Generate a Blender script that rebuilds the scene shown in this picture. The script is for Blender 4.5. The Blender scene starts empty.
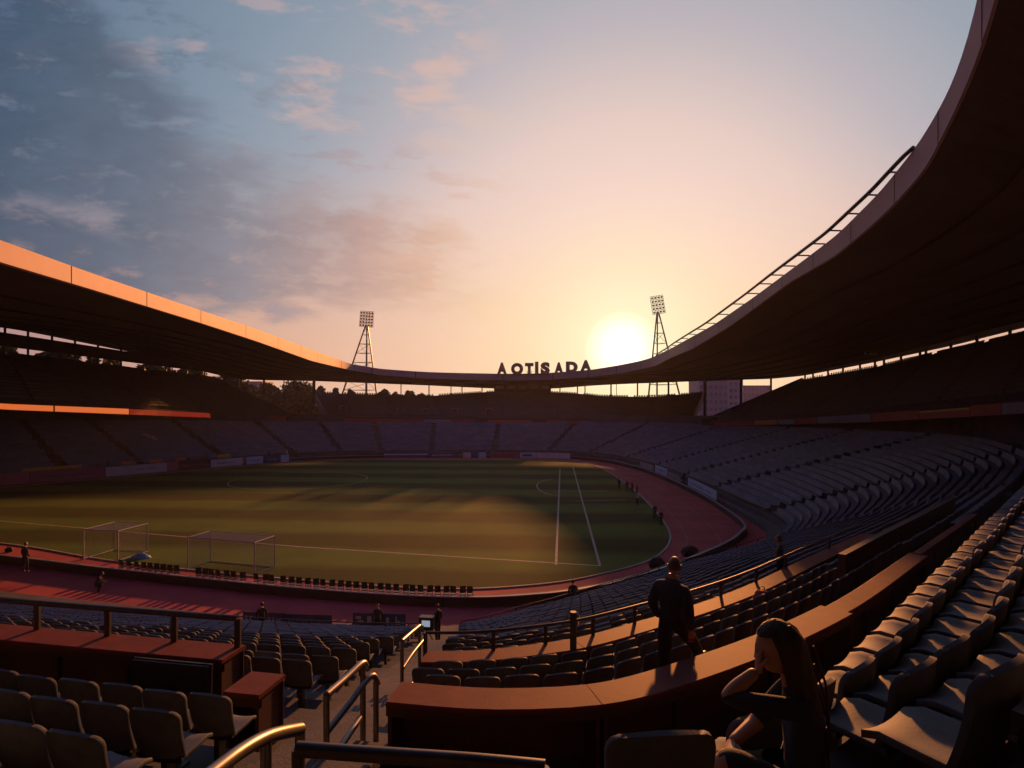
import bpy, bmesh, math, random
from mathutils import Vector, Matrix
random.seed(7)
R_ = math.radians
scene = bpy.context.scene
COL = scene.collection

# ------------------------------------------------------------------ camera, sky, sun, exposure
EYE = 11.0
FPX = 600.0
HOR = 400.0
cam_d = bpy.data.cameras.new('camera')
cam = bpy.data.objects.new('camera', cam_d); COL.objects.link(cam)
cam.location = (0, 0, EYE); cam.rotation_euler = (R_(90), 0, 0)
cam_d.sensor_width = 36.0; cam_d.lens = 36.0 * FPX / 1024.0
cam_d.shift_y = (HOR - 384.0) / 1024.0
cam_d.clip_start = 0.05; cam_d.clip_end = 9000
scene.camera = cam
SUN_AZ, SUN_EL, SUN_E = 16.0, 12.7, 5.0
GLOW = Vector((110, 600, 51)).normalized()      # where the sun stands in the sky

def lin(c):
    o = []
    for v in c:
        v = v / 255.0
        o.append(v / 12.92 if v <= 0.04045 else ((v + 0.055) / 1.055) ** 2.4)
    return (o[0], o[1], o[2], 1.0)

world = bpy.data.worlds.new('World'); scene.world = world; world.use_nodes = True
def build_world():
    nt = world.node_tree; N = nt.nodes; L = nt.links; N.clear()
    def math_(op, a, b=None, c=None, clamp=False):
        n = N.new('ShaderNodeMath'); n.operation = op; n.use_clamp = clamp
        for i, v in enumerate((a, b, c)):
            if v is None: continue
            if isinstance(v, (int, float)): n.inputs[i].default_value = v
            else: L.new(v, n.inputs[i])
        return n.outputs[0]
    def ramp(fac, stops):
        n = N.new('ShaderNodeValToRGB'); e = n.color_ramp.elements
        while len(e) < len(stops): e.new(0.5)
        for i, (p, c) in enumerate(stops): e[i].position = p; e[i].color = c
        L.new(fac, n.inputs[0]); return n.outputs[0]
    def mixc(f, a, b):
        n = N.new('ShaderNodeMix'); n.data_type = 'RGBA'
        if isinstance(f, (int, float)): n.inputs[0].default_value = f
        else: L.new(f, n.inputs[0])
        for s, v in ((6, a), (7, b)):
            if isinstance(v, tuple): n.inputs[s].default_value = v
            else: L.new(v, n.inputs[s])
        return n.outputs[2]
    def smooth(v, a, b):
        n = N.new('ShaderNodeMapRange'); n.interpolation_type = 'SMOOTHSTEP'
        L.new(v, n.inputs[0]); n.inputs[1].default_value = a; n.inputs[2].default_value = b
        return n.outputs[0]
    tc = N.new('ShaderNodeTexCoord'); d = tc.outputs['Generated']
    sep = N.new('ShaderNodeSeparateXYZ'); L.new(d, sep.inputs[0])
    dx, dy, dz = sep.outputs
    dot = N.new('ShaderNodeVectorMath'); dot.operation = 'DOT_PRODUCT'
    L.new(d, dot.inputs[0]); dot.inputs[1].default_value = GLOW
    ang = math_('MULTIPLY', math_('ARCCOSINE', math_('MINIMUM', dot.outputs['Value'], 0.999999)), 180 / math.pi)
    f = math_('DIVIDE', ang, 100.0)
    def l(r, g, b, k=1.0):
        c = lin((r, g, b)); return (c[0] * k, c[1] * k, c[2] * k, 1)
    clear = ramp(f, [(0.0, (3.0, 2.6, 1.9, 1)), (0.016, (1.9, 1.7, 1.25, 1)), (0.034, l(255, 246, 212, 1.05)), (0.075, l(254, 231, 204)),
                     (0.13, l(248, 217, 204)), (0.20, l(230, 205, 197)), (0.27, l(190, 182, 188)), (0.33, l(158, 166, 178)), (0.40, l(132, 150, 168)),
                     (0.50, l(102, 124, 146)), (0.62, l(86, 110, 166)), (0.80, l(76, 88, 152)), (1.0, l(68, 74, 134))])
    # horizon keeps its orange further from the sun
    warm = ramp(f, [(0.0, (2.4, 2.1, 1.4, 1)), (0.036, l(255, 242, 196)), (0.10, l(254, 220, 174)), (0.2, l(244, 198, 164)), (0.34, l(234, 176, 142)), (0.48, l(200, 150, 138)), (0.7, l(120, 96, 112)), (1.0, l(62, 54, 80))])
    hz = smooth(dz, 0.38, 0.04)
    sky = mixc(math_('MULTIPLY', hz, 0.85), clear, warm)
    # clouds: tangent coordinates of the sky ahead
    dyc = math_('MAXIMUM', dy, 0.06)
    tx = math_('DIVIDE', dx, dyc); ty = math_('DIVIDE', dz, dyc)
    comb = N.new('ShaderNodeCombineXYZ')
    L.new(math_('MULTIPLY', tx, 2.4), comb.inputs[0])
    L.new(math_('ADD', math_('MULTIPLY', ty, 6.2), math_('MULTIPLY', tx, 0.6)), comb.inputs[1])
    def noise(vec, scale, detail, rough, dist=0.0, off=(0, 0, 0)):
        mp = N.new('ShaderNodeMapping'); L.new(vec, mp.inputs[0]); mp.inputs[1].default_value = off
        n = N.new('ShaderNodeTexNoise'); L.new(mp.outputs[0], n.inputs['Vector'])
        n.inputs['Scale'].default_value = scale; n.inputs['Detail'].default_value = detail
        n.inputs['Roughness'].default_value = rough; n.inputs['Distortion'].default_value = dist
        return n.outputs[0]
    n1 = noise(comb.outputs[0], 1.5, 9, 0.58, 0.35, (3.1, 1.7, 0.4))
    n2 = noise(comb.outputs[0], 3.4, 9, 0.62, 0.3, (8.2, 0.3, 2.2))
    # bank: everything under an edge that falls from upper left towards the sun
    def v_(t_): return (t_, t_, t_, 1)
    edge = ramp(math_('ADD', tx, 0.9), [(0.0, v_(0.95)), (0.16, v_(0.78)), (0.23, v_(0.67)), (0.33, v_(0.53)), (0.43, v_(0.44)), (0.60, v_(0.365)), (0.75, v_(0.30)), (0.88, v_(0.215)), (0.98, v_(0.135))])
    n3 = noise(comb.outputs[0], 4.6, 10, 0.66, 0.15, (1.3, 4.1, 5.5))
    sd = math_('SUBTRACT', edge, ty)
    sd = math_('ADD', sd, math_('MULTIPLY', math_('SUBTRACT', n1, 0.5), 0.30))
    sd = math_('ADD', sd, math_('MULTIPLY', math_('SUBTRACT', n3, 0.5), 0.16))
    bank = smooth(sd, -0.03, 0.11)
    low = math_('ADD', ty, math_('MULTIPLY', math_('SUBTRACT', n2, 0.5), 0.16))
    bank = math_('MULTIPLY', bank, smooth(low, 0.125, 0.185))
    # the bank thins and breaks up towards the sun
    thin = smooth(tx, -0.62, -0.05)
    br = math_('SUBTRACT', n3, math_('MULTIPLY', thin, 0.07))
    tear = smooth(br, 0.33, 0.50)
    bank = math_('MULTIPLY', bank, math_('ADD', math_('MULTIPLY', tear, 0.50), 0.50))
    bank = math_('MULTIPLY', bank, smooth(tx, 0.11, 0.0))
    b2 = math_('MULTIPLY', math_('MULTIPLY', smooth(sd, -0.20, -0.02), smooth(n3, 0.50, 0.62)), math_('MULTIPLY', smooth(low, 0.14, 0.20), 0.55))
    bank = math_('MAXIMUM', bank, math_('MULTIPLY', b2, smooth(tx, 0.12, -0.05)))
    # one pale torn gap low in the left
    gap = math_('MULTIPLY', smooth(math_('ABSOLUTE', math_('SUBTRACT', math_('ADD', ty, math_('MULTIPLY', math_('ADD', tx, 0.85), 0.22)), 0.335)), 0.035, 0.0), smooth(tx, -0.52, -0.66))
    bank = math_('MULTIPLY', bank, math_('SUBTRACT', 1.0, math_('MULTIPLY', math_('MULTIPLY', gap, smooth(n2, 0.35, 0.6)), 0.75)))
    # scattered small puffs higher up
    pm = smooth(noise(comb.outputs[0], 2.3, 9, 0.58, 0.15, (0.9, 5.6, 1.2)), 0.49, 0.62)
    pm = math_('MULTIPLY', pm, smooth(ty, 0.36, 0.50)); pm = math_('MULTIPLY', pm, smooth(tx, 0.02, -0.12))
    # thin streaks near the sun
    st = smooth(noise(comb.outputs[0], 2.8, 7, 0.5, 0.1, (4.4, 2.2, 7.7)), 0.60, 0.74)
    st = math_('MULTIPLY', math_('MULTIPLY', st, smooth(ty, 0.10, 0.16)), smooth(ty, 0.34, 0.22)); st = math_('MULTIPLY', st, 0.45)
    ccol = ramp(f, [(0.0, l(255, 240, 200)), (0.10, l(250, 216, 166)), (0.18, l(228, 184, 156)), (0.26, l(190, 158, 150)), (0.35, l(136, 134, 144)), (0.43, l(98, 110, 128)), (0.52, l(68, 88, 110)), (0.8, l(36, 48, 64)), (1.0, l(24, 30, 42))])
    pcol = ramp(f, [(0.0, l(255, 235, 200)), (0.3, l(222, 184, 172)), (0.38, l(196, 172, 172)), (0.46, l(160, 152, 162)), (0.6, l(120, 126, 142)), (1.0, l(40, 44, 56))])
    vary = math_('ADD', 0.50, math_('ADD', math_('MULTIPLY', n2, 0.5), math_('MULTIPLY', n3, 0.5)))
    cm = N.new('ShaderNodeMix'); cm.data_type = 'RGBA'; cm.blend_type = 'MULTIPLY'; cm.inputs[0].default_value = 1
    L.new(ccol, cm.inputs[6]); L.new(vary, cm.inputs[7])
    sky = mixc(math_('MULTIPLY', pm, 0.66), sky, pcol)
    sky = mixc(math_('MULTIPLY', st, 0.7), sky, ccol)
    sky = mixc(math_('MULTIPLY', bank, 0.93), sky, cm.outputs[2])
    bg = N.new('ShaderNodeBackground'); L.new(sky, bg.inputs[0]); bg.inputs[1].default_value = SKY_K
    st_ = N.new('ShaderNodeTexSky'); st_.sky_type = 'NISHITA'; st_.sun_disc = False
    st_.sun_elevation = R_(SUN_EL); st_.sun_rotation = R_(SUN_AZ)
    bg2 = N.new('ShaderNodeBackground'); L.new(st_.outputs[0], bg2.inputs[0]); bg2.inputs[1].default_value = NISH_K
    add = N.new('ShaderNodeAddShader'); L.new(bg.outputs[0], add.inputs[0]); L.new(bg2.outputs[0], add.inputs[1])
    out = N.new('ShaderNodeOutputWorld'); L.new(add.outputs[0], out.inputs[0])
SKY_K, NISH_K = 0.76, 0.0012
build_world()
sun_d = bpy.data.lights.new('sun', 'SUN'); sun = bpy.data.objects.new('sun', sun_d); COL.objects.link(sun)
sun_d.energy = SUN_E; sun_d.angle = R_(1.8); sun_d.color = (1.0, 0.34, 0.085)
sv = Vector((math.sin(R_(SUN_AZ)) * math.cos(R_(SUN_EL)), math.cos(R_(SUN_AZ)) * math.cos(R_(SUN_EL)), math.sin(R_(SUN_EL))))
sun.rotation_euler = sv.to_track_quat('Z', 'Y').to_euler()
scene.view_settings.view_transform = 'Standard'; scene.view_settings.look = 'None'
scene.view_settings.gamma = 1.0; scene.view_settings.exposure = 0.35
try: scene.view_settings.use_curve_mapping = False
except Exception: pass
scene.render.engine = 'CYCLES'
scene.cycles.max_bounces = 5; scene.cycles.diffuse_bounces = 3; scene.cycles.glossy_bounces = 2
scene.cycles.use_denoising = True

# ------------------------------------------------------------------ helpers
def mat(name, base, rough=0.7, metal=0.0, var=0.25, scale=3.0, base2=None, bump=0.0, bscale=40.0, spec=0.5, stripes=None, stretch=(1, 1, 1), coords='Object'):
    m = bpy.data.materials.new(name); m.use_nodes = True
    nt = m.node_tree; N = nt.nodes; L = nt.links; p = N['Principled BSDF']
    p.inputs['Roughness'].default_value = rough; p.inputs['Metallic'].default_value = metal
    p.inputs['Specular IOR Level'].default_value = spec
    tc = N.new('ShaderNodeTexCoord'); mp = N.new('ShaderNodeMapping'); L.new(tc.outputs[coords], mp.inputs[0])
    mp.inputs[3].default_value = stretch
    n = N.new('ShaderNodeTexNoise'); L.new(mp.outputs[0], n.inputs['Vector']); n.inputs['Scale'].default_value = scale; n.inputs['Detail'].default_value = 6
    n.inputs['Roughness'].default_value = 0.62
    r = N.new('ShaderNodeValToRGB'); L.new(n.outputs[0], r.inputs[0])
    b2 = base2 or tuple(c * (1 + var) for c in base); b1 = base if base2 else tuple(c * (1 - var) for c in base)
    r.color_ramp.elements[0].position = 0.3; r.color_ramp.elements[0].color = (*b1, 1)
    r.color_ramp.elements[1].position = 0.7; r.color_ramp.elements[1].color = (*b2, 1)
    colout = r.outputs[0]
    if stripes:
        (sx, sy), width, k = stripes
        dp = N.new('ShaderNodeVectorMath'); dp.operation = 'DOT_PRODUCT'; L.new(tc.outputs[coords], dp.inputs[0]); dp.inputs[1].default_value = (sx, sy, 0)
        n3 = N.new('ShaderNodeTexNoise'); L.new(tc.outputs[coords], n3.inputs['Vector']); n3.inputs['Scale'].default_value = 0.12; n3.inputs['Detail'].default_value = 4
        ad = N.new('ShaderNodeMath'); ad.operation = 'MULTIPLY_ADD'; L.new(n3.outputs[0], ad.inputs[0]); ad.inputs[1].default_value = 3.0; L.new(dp.outputs['Value'], ad.inputs[2])
        sn = N.new('ShaderNodeMath'); sn.operation = 'MULTIPLY'; L.new(ad.outputs[0], sn.inputs[0]); sn.inputs[1].default_value = math.pi / width
        si = N.new('ShaderNodeMath'); si.operation = 'SINE'; L.new(sn.outputs[0], si.inputs[0])
        mr = N.new('ShaderNodeMapRange'); L.new(si.outputs[0], mr.inputs[0]); mr.inputs[1].default_value = -0.5; mr.inputs[2].default_value = 0.5; mr.inputs[3].default_value = 1 - k; mr.inputs[4].default_value = 1 + k
        mx = N.new('ShaderNodeMix'); mx.data_type = 'RGBA'; mx.blend_type = 'MULTIPLY'; mx.inputs[0].default_value = 1
        L.new(colout, mx.inputs[6]); L.new(mr.outputs[0], mx.inputs[7]); colout = mx.outputs[2]
    L.new(colout, p.inputs['Base Color'])
    if bump:
        nb = N.new('ShaderNodeTexNoise'); L.new(mp.outputs[0], nb.inputs['Vector']); nb.inputs['Scale'].default_value = bscale; nb.inputs['Detail'].default_value = 4
        bp = N.new('ShaderNodeBump'); bp.inputs['Strength'].default_value = bump; bp.inputs['Distance'].default_value = 0.02
        L.new(nb.outputs[0], bp.inputs['Height']); L.new(bp.outputs[0], p.inputs['Normal'])
    return m
M = {}
M['concrete'] = mat('concrete', (0.085, 0.085, 0.09), 0.85, var=0.35, scale=1.3, bump=0.3)
M['tread'] = mat('stand_concrete', (0.06, 0.06, 0.066), 0.85, var=0.4, scale=0.9, bump=0.3)
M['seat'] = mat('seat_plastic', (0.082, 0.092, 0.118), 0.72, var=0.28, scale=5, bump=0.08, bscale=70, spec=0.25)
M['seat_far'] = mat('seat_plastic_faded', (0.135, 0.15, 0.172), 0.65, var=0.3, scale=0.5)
M['seat_up'] = mat('upper_seat_plastic', (0.05, 0.052, 0.062), 0.55, var=0.3, scale=0.5)
M['steel'] = mat('galvanised_steel', (0.20, 0.18, 0.17), 0.38, 0.85, var=0.2, scale=8)
M['railpaint'] = mat('rail_paint', (0.05, 0.045, 0.05), 0.45, 0.4, var=0.3, scale=6)
M['dark'] = mat('dark_metal', (0.03, 0.028, 0.032), 0.5, 0.3, var=0.3)
M['black'] = mat('black_plastic', (0.012, 0.012, 0.014), 0.45, var=0.3)
M['counter_top'] = mat('red_laminate', (0.155, 0.036, 0.030), 0.68, var=0.25, scale=2.5, stretch=(1, 1, 1), bump=0.12, spec=0.12)
M['counter_side'] = mat('dark_red_panel', (0.055, 0.016, 0.018), 0.6, var=0.3, scale=2)
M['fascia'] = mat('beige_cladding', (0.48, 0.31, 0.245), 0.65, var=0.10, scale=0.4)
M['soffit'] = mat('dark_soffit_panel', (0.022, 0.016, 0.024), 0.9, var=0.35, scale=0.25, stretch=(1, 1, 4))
M['deck'] = mat('roof_sheet', (0.2, 0.19, 0.19), 0.6, var=0.15)
M['grass'] = mat('pitch_grass', (0.028, 0.060, 0.009), 0.95, base2=(0.050, 0.084, 0.013), scale=0.22, bump=0.3, bscale=12, spec=0.15, stripes=((0.06, 0.998), 5.0, 0.5))
M['track'] = mat('red_running_track', (0.34, 0.050, 0.058), 0.9, var=0.25, scale=0.35, bump=0.25, bscale=30, spec=0.25)
M['line'] = mat('chalk_line', (0.28, 0.25, 0.20), 0.8, var=0.25, scale=1.5)
M['ground'] = mat('dry_ground', (0.07, 0.065, 0.05), 0.9, var=0.4, scale=0.03)
M['white'] = mat('white_paint', (0.36, 0.35, 0.34), 0.5, var=0.1)
M['net'] = mat('net_cord', (0.22, 0.22, 0.21), 0.8, var=0.1)
M['red_band'] = mat('red_band', (0.42, 0.045, 0.035), 0.5, var=0.15, scale=0.6)
M['orange_band'] = mat('orange_band', (0.62, 0.19, 0.07), 0.5, var=0.12, scale=0.6)
M['grey_band'] = mat('grey_band', (0.20, 0.21, 0.24), 0.5, var=0.15, scale=0.6)
M['yellow'] = mat('yellow_paint', (0.55, 0.36, 0.04), 0.5, var=0.15)
M['ochre'] = mat('ochre_paint', (0.20, 0.10, 0.04), 0.6, var=0.2)
M['board_pink'] = mat('pink_board', (0.42, 0.10, 0.15), 0.5, var=0.15, scale=0.5)
M['board_rose'] = mat('rose_board', (0.30, 0.07, 0.12), 0.5, var=0.2, scale=0.5)
M['board_cream'] = mat('cream_board', (0.58, 0.50, 0.46), 0.5, var=0.12, scale=0.5)
M['board_blue'] = mat('pale_blue_board', (0.38, 0.50, 0.60), 0.5, var=0.12, scale=0.5)
M['board_navy'] = mat('navy_board', (0.05, 0.07, 0.16), 0.5, var=0.2, scale=0.5)
M['banner_blue'] = mat('blue_banner', (0.035, 0.07, 0.20), 0.55, var=0.2, scale=1.5)
M['mark'] = mat('pale_print', (0.42, 0.44, 0.50), 0.6, var=0.15)
M['leaf'] = mat('tree_leaf', (0.05, 0.058, 0.018), 0.8, base2=(0.11, 0.10, 0.03), scale=0.4, spec=0.2)
M['bark'] = mat('tree_bark', (0.08, 0.06, 0.045), 0.9, var=0.3, scale=4)
M['facade'] = mat('pale_facade', (0.52, 0.43, 0.40), 0.8, var=0.1, scale=0.1)
M['facade2'] = mat('cream_facade', (0.66, 0.57, 0.48), 0.8, var=0.08, scale=0.1)
M['facade3'] = mat('grey_facade', (0.42, 0.40, 0.44), 0.8, var=0.1, scale=0.1)
M['glass'] = mat('window_glass', (0.34, 0.29, 0.27), 0.25, var=0.1)
M['sign_letter'] = mat('bronze_letter', (0.42, 0.22, 0.15), 0.5, 0.2, var=0.15)
M['lamp'] = mat('floodlight_glass', (0.25, 0.22, 0.2), 0.3, var=0.1)
M['skin'] = mat('skin', (0.34, 0.175, 0.12), 0.55, var=0.08, scale=8)
M['hair'] = mat('dark_brown_hair', (0.030, 0.010, 0.007), 0.65, var=0.4, scale=60, stretch=(1, 1, 0.08), bump=0.5, bscale=120)
M['hair2'] = mat('auburn_hair', (0.10, 0.034, 0.020), 0.5, var=0.4, scale=50, bump=0.4, bscale=90)
M['navy'] = mat('navy_cloth', (0.018, 0.022, 0.036), 0.85, var=0.3, scale=14, bump=0.25, bscale=60)
M['blackcloth'] = mat('black_cloth', (0.012, 0.011, 0.014), 0.85, var=0.3, scale=14, bump=0.25, bscale=60)
M['shoe'] = mat('black_shoe', (0.012, 0.011, 0.011), 0.5, var=0.2)
M['redcloth'] = mat('red_cloth', (0.25, 0.03, 0.03), 0.85, var=0.2)
M['whitecloth'] = mat('white_cloth', (0.5, 0.48, 0.46), 0.85, var=0.1)
M['tarp'] = mat('blue_tarpaulin', (0.10, 0.20, 0.30), 0.5, var=0.5, scale=6, bump=0.6, bscale=8)
def emis(name, col, k):
    m = bpy.data.materials.new(name); m.use_nodes = True; p = m.node_tree.nodes['Principled BSDF']
    p.inputs['Base Color'].default_value = (0.02, 0.02, 0.02, 1); p.inputs['Emission Color'].default_value = (*col, 1); p.inputs['Emission Strength'].default_value = k
    return m
M['sun_glow'] = emis('balcony_sun_glow', (1.0, 0.20, 0.045), 0.55)  # added emission standing in for sunlight on the left balcony front
M['sun_glow_dim'] = emis('dim_red_balcony_sun_glow', (1.0, 0.07, 0.03), 0.16)  # weaker added emission, carries the sunlit look on along the balcony
M['screen'] = emis('lit_screen', (0.75, 0.8, 1.0), 0.28)
M['spark'] = emis('small_lit_lamp', (1.0, 0.45, 0.15), 0.9)

_nt = M['seat'].node_tree; _oi = _nt.nodes.new('ShaderNodeObjectInfo'); _mr = _nt.nodes.new('ShaderNodeMapRange'); _mr.inputs[3].default_value = 0.72; _mr.inputs[4].default_value = 1.3
_mx = _nt.nodes.new('ShaderNodeMix'); _mx.data_type = 'RGBA'; _mx.blend_type = 'MULTIPLY'; _mx.inputs[0].default_value = 1; _p = _nt.nodes['Principled BSDF']
_src = _p.inputs['Base Color'].links[0].from_socket; _nt.links.new(_oi.outputs['Random'], _mr.inputs[0]); _nt.links.new(_src, _mx.inputs[6]); _nt.links.new(_mr.outputs[0], _mx.inputs[7]); _nt.links.new(_mx.outputs[2], _p.inputs['Base Color'])

class MB:
    def __init__(s): s.v = []; s.f = []; s.m = []
    def quad(s, a, b, c, d, mi=0):
        i = len(s.v); s.v += [tuple(a), tuple(b), tuple(c), tuple(d)]; s.f.append((i, i + 1, i + 2, i + 3)); s.m.append(mi)
    def poly(s, pts, mi=0):
        i = len(s.v); s.v += [tuple(p) for p in pts]; s.f.append(tuple(range(i, i + len(pts)))); s.m.append(mi)
    def grid(s, rows, mi=0, closed=False):
        i = len(s.v); n = len(rows[0])
        for r in rows: s.v += [tuple(p) for p in r]
        for a in range(len(rows) - 1):
            for b in range(n if closed else n - 1):
                c = (b + 1) % n
                s.f.append((i + a * n + b, i + a * n + c, i + (a + 1) * n + c, i + (a + 1) * n + b)); s.m.append(mi)
    def box(s, c, size, rz=0.0, mi=0, mtx=None):
        hx, hy, hz = size[0] / 2, size[1] / 2, size[2] / 2
        cs, sn = math.cos(rz), math.sin(rz); P = []
        for z in (-hz, hz):
            for x, y in ((-hx, -hy), (hx, -hy), (hx, hy), (-hx, hy)):
                p = Vector((c[0] + x * cs - y * sn, c[1] + x * sn + y * cs, c[2] + z)); P.append(mtx @ p if mtx else p)
        i = len(s.v); s.v += [tuple(p) for p in P]
        for q in ((3, 2, 1, 0), (4, 5, 6, 7), (0, 1, 5, 4), (1, 2, 6, 5), (2, 3, 7, 6), (3, 0, 4, 7)):
            s.f.append(tuple(i + k for k in q)); s.m.append(mi)
    def tube(s, pts, r, n=6, mi=0, cap=True):
        pts = [Vector(p) for p in pts]; rings = []
        for k, p in enumerate(pts):
            t = (pts[min(k + 1, len(pts) - 1)] - pts[max(k - 1, 0)]).normalized()
            up = Vector((0, 0, 1)) if abs(t.z) < 0.95 else Vector((1, 0, 0))
            a = t.cross(up).normalized(); b = t.cross(a).normalized()
            rr = r[k] if isinstance(r, (list, tuple)) else r
            rings.append([p + (a * math.cos(2 * math.pi * j / n) + b * math.sin(2 * math.pi * j / n)) * rr for j in range(n)])
        s.grid(rings, mi, closed=True)
        if cap: s.poly(list(reversed(rings[0])), mi); s.poly(rings[-1], mi)
    def build(s, name, mats, parent=None, smooth=False, loc=None):
        me = bpy.data.meshes.new(name); me.from_pydata(s.v, [], s.f); me.update()
        if not isinstance(mats, (list, tuple)): mats = [mats]
        for m in mats: me.materials.append(m)
        if len(mats) > 1: me.polygons.foreach_set('material_index', s.m)
        if smooth: me.polygons.foreach_set('use_smooth', [True] * len(me.polygons))
        o = bpy.data.objects.new(name, me); COL.objects.link(o)
        if parent: o.parent = parent
        if loc: o.location = loc
        return o
def tag(o, label=None, cat=None, group=None, kind=None):
    if label: o['label'] = label
    if cat: o['category'] = cat
    if group: o['group'] = group
    if kind: o['kind'] = kind
    return o
def empty(name, loc=(0, 0, 0), rz=0.0, label=None, cat=None, group=None):
    o = bpy.data.objects.new(name, None); COL.objects.link(o); o.location = loc; o.rotation_euler = (0, 0, rz)
    o.empty_display_size = 0.2
    return tag(o, label, cat, group)
def copy_tree(o, parent=None):
    c = o.copy(); COL.objects.link(c); c.parent = parent
    for ch in [k for k in KIDS.get(o.name, [])]: copy_tree(ch, c)
    return c
KIDS = {}
def reg(o):
    KIDS[o.name] = list(o.children)
    for c in o.children: reg(c)
def at(x, y, D): return Vector(((x - 512) / FPX * D, D, EYE - (y - HOR) / FPX * D))
def on_z(x, y, z):
    D = (EYE - z) * FPX / (y - HOR); return Vector(((x - 512) / FPX * D, D, z))
def interp(tab, x):
    if x <= tab[0][0]: a, b = tab[0], tab[1]
    elif x >= tab[-1][0]: a, b = tab[-2], tab[-1]
    else:
        for a, b in zip(tab, tab[1:]):
            if a[0] <= x <= b[0]: break
    return a[1] + (b[1] - a[1]) * (x - a[0]) / (b[0] - a[0])
def cat_rom(P, n, closed=True):
    out = []; m = len(P); dim = len(P[0])
    for i in range(m if closed else m - 1):
        if closed: p0, p1, p2, p3 = P[(i - 1) % m], P[i], P[(i + 1) % m], P[(i + 2) % m]
        else: p0, p1, p2, p3 = P[max(i - 1, 0)], P[i], P[i + 1], P[min(i + 2, m - 1)]
        for j in range(n):
            t = j / n
            out.append(tuple(0.5 * ((2 * p1[k]) + (-p0[k] + p2[k]) * t + (2 * p0[k] - 5 * p1[k] + 4 * p2[k] - p3[k]) * t * t + (-p0[k] + 3 * p1[k] - 3 * p2[k] + p3[k]) * t ** 3) for k in range(dim)))
    if not closed: out.append(tuple(P[-1]))
    return out
def plan_hit(poly, x, ymin=3.0):
    k = (x - 512) / FPX
    for a, b in zip(poly, poly[1:]):
        fa = a[0] - k * a[1]; fb = b[0] - k * b[1]
        if fa * fb <= 0 and fa != fb:
            t = fa / (fa - fb); X = a[0] + (b[0] - a[0]) * t; Y = a[1] + (b[1] - a[1]) * t
            if Y > ymin: return (X, Y)
    raise ValueError('no hit %s' % x)

# ------------------------------------------------------------------ plan of the bowl:  W track wall | F first row | C counter row | z at C
BOWL = [
 # W                F                C              zC
 ((-34.5, 40.5), (-36, 31.5),   (-40, 16),      6.9),
 ((-24.6, 37.2), (-24.8, 28.3), (-25, 12.3),    6.9),
 ((-11.7, 33.4), (-11.4, 25.6), (-10.5, 8.95),  6.9),
 ((-3.3, 31.9),  (-2.9, 25.0),  (-2.4, 7.3),    6.9),
 ((1.5, 32.4),   (1.0, 27.3),   (0.3, 6.95),    6.9),
 ((5.0, 33.9),   (4.8, 30.3),   (2.05, 7.6),    6.9),
 ((7.2, 35.6),   (7.2, 32.2),   (5.0, 9.73),    6.9),
 ((9.8, 37.8),   (9.8, 34.6),   (8.8, 13.3),    6.9),
 ((14.8, 43.0),  (16.6, 40.0),  (18.0, 22.2),   6.9),
 ((17.9, 47.2),  (20.6, 45.0),  (27.0, 31.5),   6.9),
 ((19.8, 51.5),  (22.2, 50.6),  (36.0, 42.0),   6.9),
 ((20.9, 61.7),  (22.4, 61.5),  (44.5, 58.0),   6.9),
 ((21.2, 72.0),  (22.5, 72.0),  (46.0, 73.0),   6.7),
 ((20.8, 84.0),  (22.1, 84.2),  (45.5, 89.0),   6.3),
 ((19.6, 95.0),  (20.8, 95.3),  (43.5, 105.0),  5.9),
 ((16.2, 106.0), (17.2, 106.8), (36.0, 125.0),  5.5),
 ((10.0, 112.3), (10.6, 113.4), (22.0, 138.0),  5.3),
 ((0.0, 114.0),  (0.0, 115.2),  (2.0, 141.0),   5.2),
 ((-20.0, 114.0),(-20.3, 115.2),(-25.0, 141.0), 5.2),
 ((-33.5, 111.5),(-34.3, 112.5),(-47.0, 136.0), 5.6),
 ((-44.0, 103.5),(-45.0, 104.3),(-62.0, 121.5), 6.3),
 ((-55.0, 90.0), (-56.0, 90.8), (-75.0, 106.5), 6.9),
 ((-65.5, 76.9), (-66.5, 77.6), (-85.5, 93.5),  7.2),
 ((-72.0, 68.0), (-73.2, 68.6), (-95.0, 80.0),  7.2),
 ((-73.5, 60.0), (-75.5, 59.6), (-99.0, 62.0),  7.0),
 ((-66.0, 52.5), (-69.0, 48.0), (-88.0, 40.0),  6.9),
 ((-52.0, 46.0), (-54.5, 38.5), (-64.0, 25.0),  6.9),
]
NS = 10
prof = cat_rom([(*w, *f, *c, z) for w, f, c, z in BOWL], NS)
NP = len(prof)
NROW = 22
def s_of(i, frac=0.0): return i * NS + frac * NS      # index of control point -> sample
def lerp(a, b, t): return a + (b - a) * t
def prof_at(s):
    i = int(math.floor(s)) % NP; t = s - math.floor(s); a = prof[i]; b = prof[(i + 1) % NP]
    return [lerp(a[k], b[k], t) for k in range(7)]
def bowl(s, v, up=0.0):
    """point on row line v (0 first row, 22 counter row) at sample s"""
    p = prof_at(s); u = v / NROW
    if u <= 1: z = 1.0 + (p[6] - 1.0) * u; k = u
    else: z = p[6] + (v - NROW) * 0.30; k = 1 + (u - 1) * 1.12
    return Vector((lerp(p[2], p[4], k), lerp(p[3], p[5], k), z + up))
def row_frame(s, v):
    a = bowl(s - 0.15, v); b = bowl(s + 0.15, v); t = (b - a); t.z = 0; t.normalize()
    return t
def tread_z(s, v): return bowl(s, math.floor(v + 1e-6)).z

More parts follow.
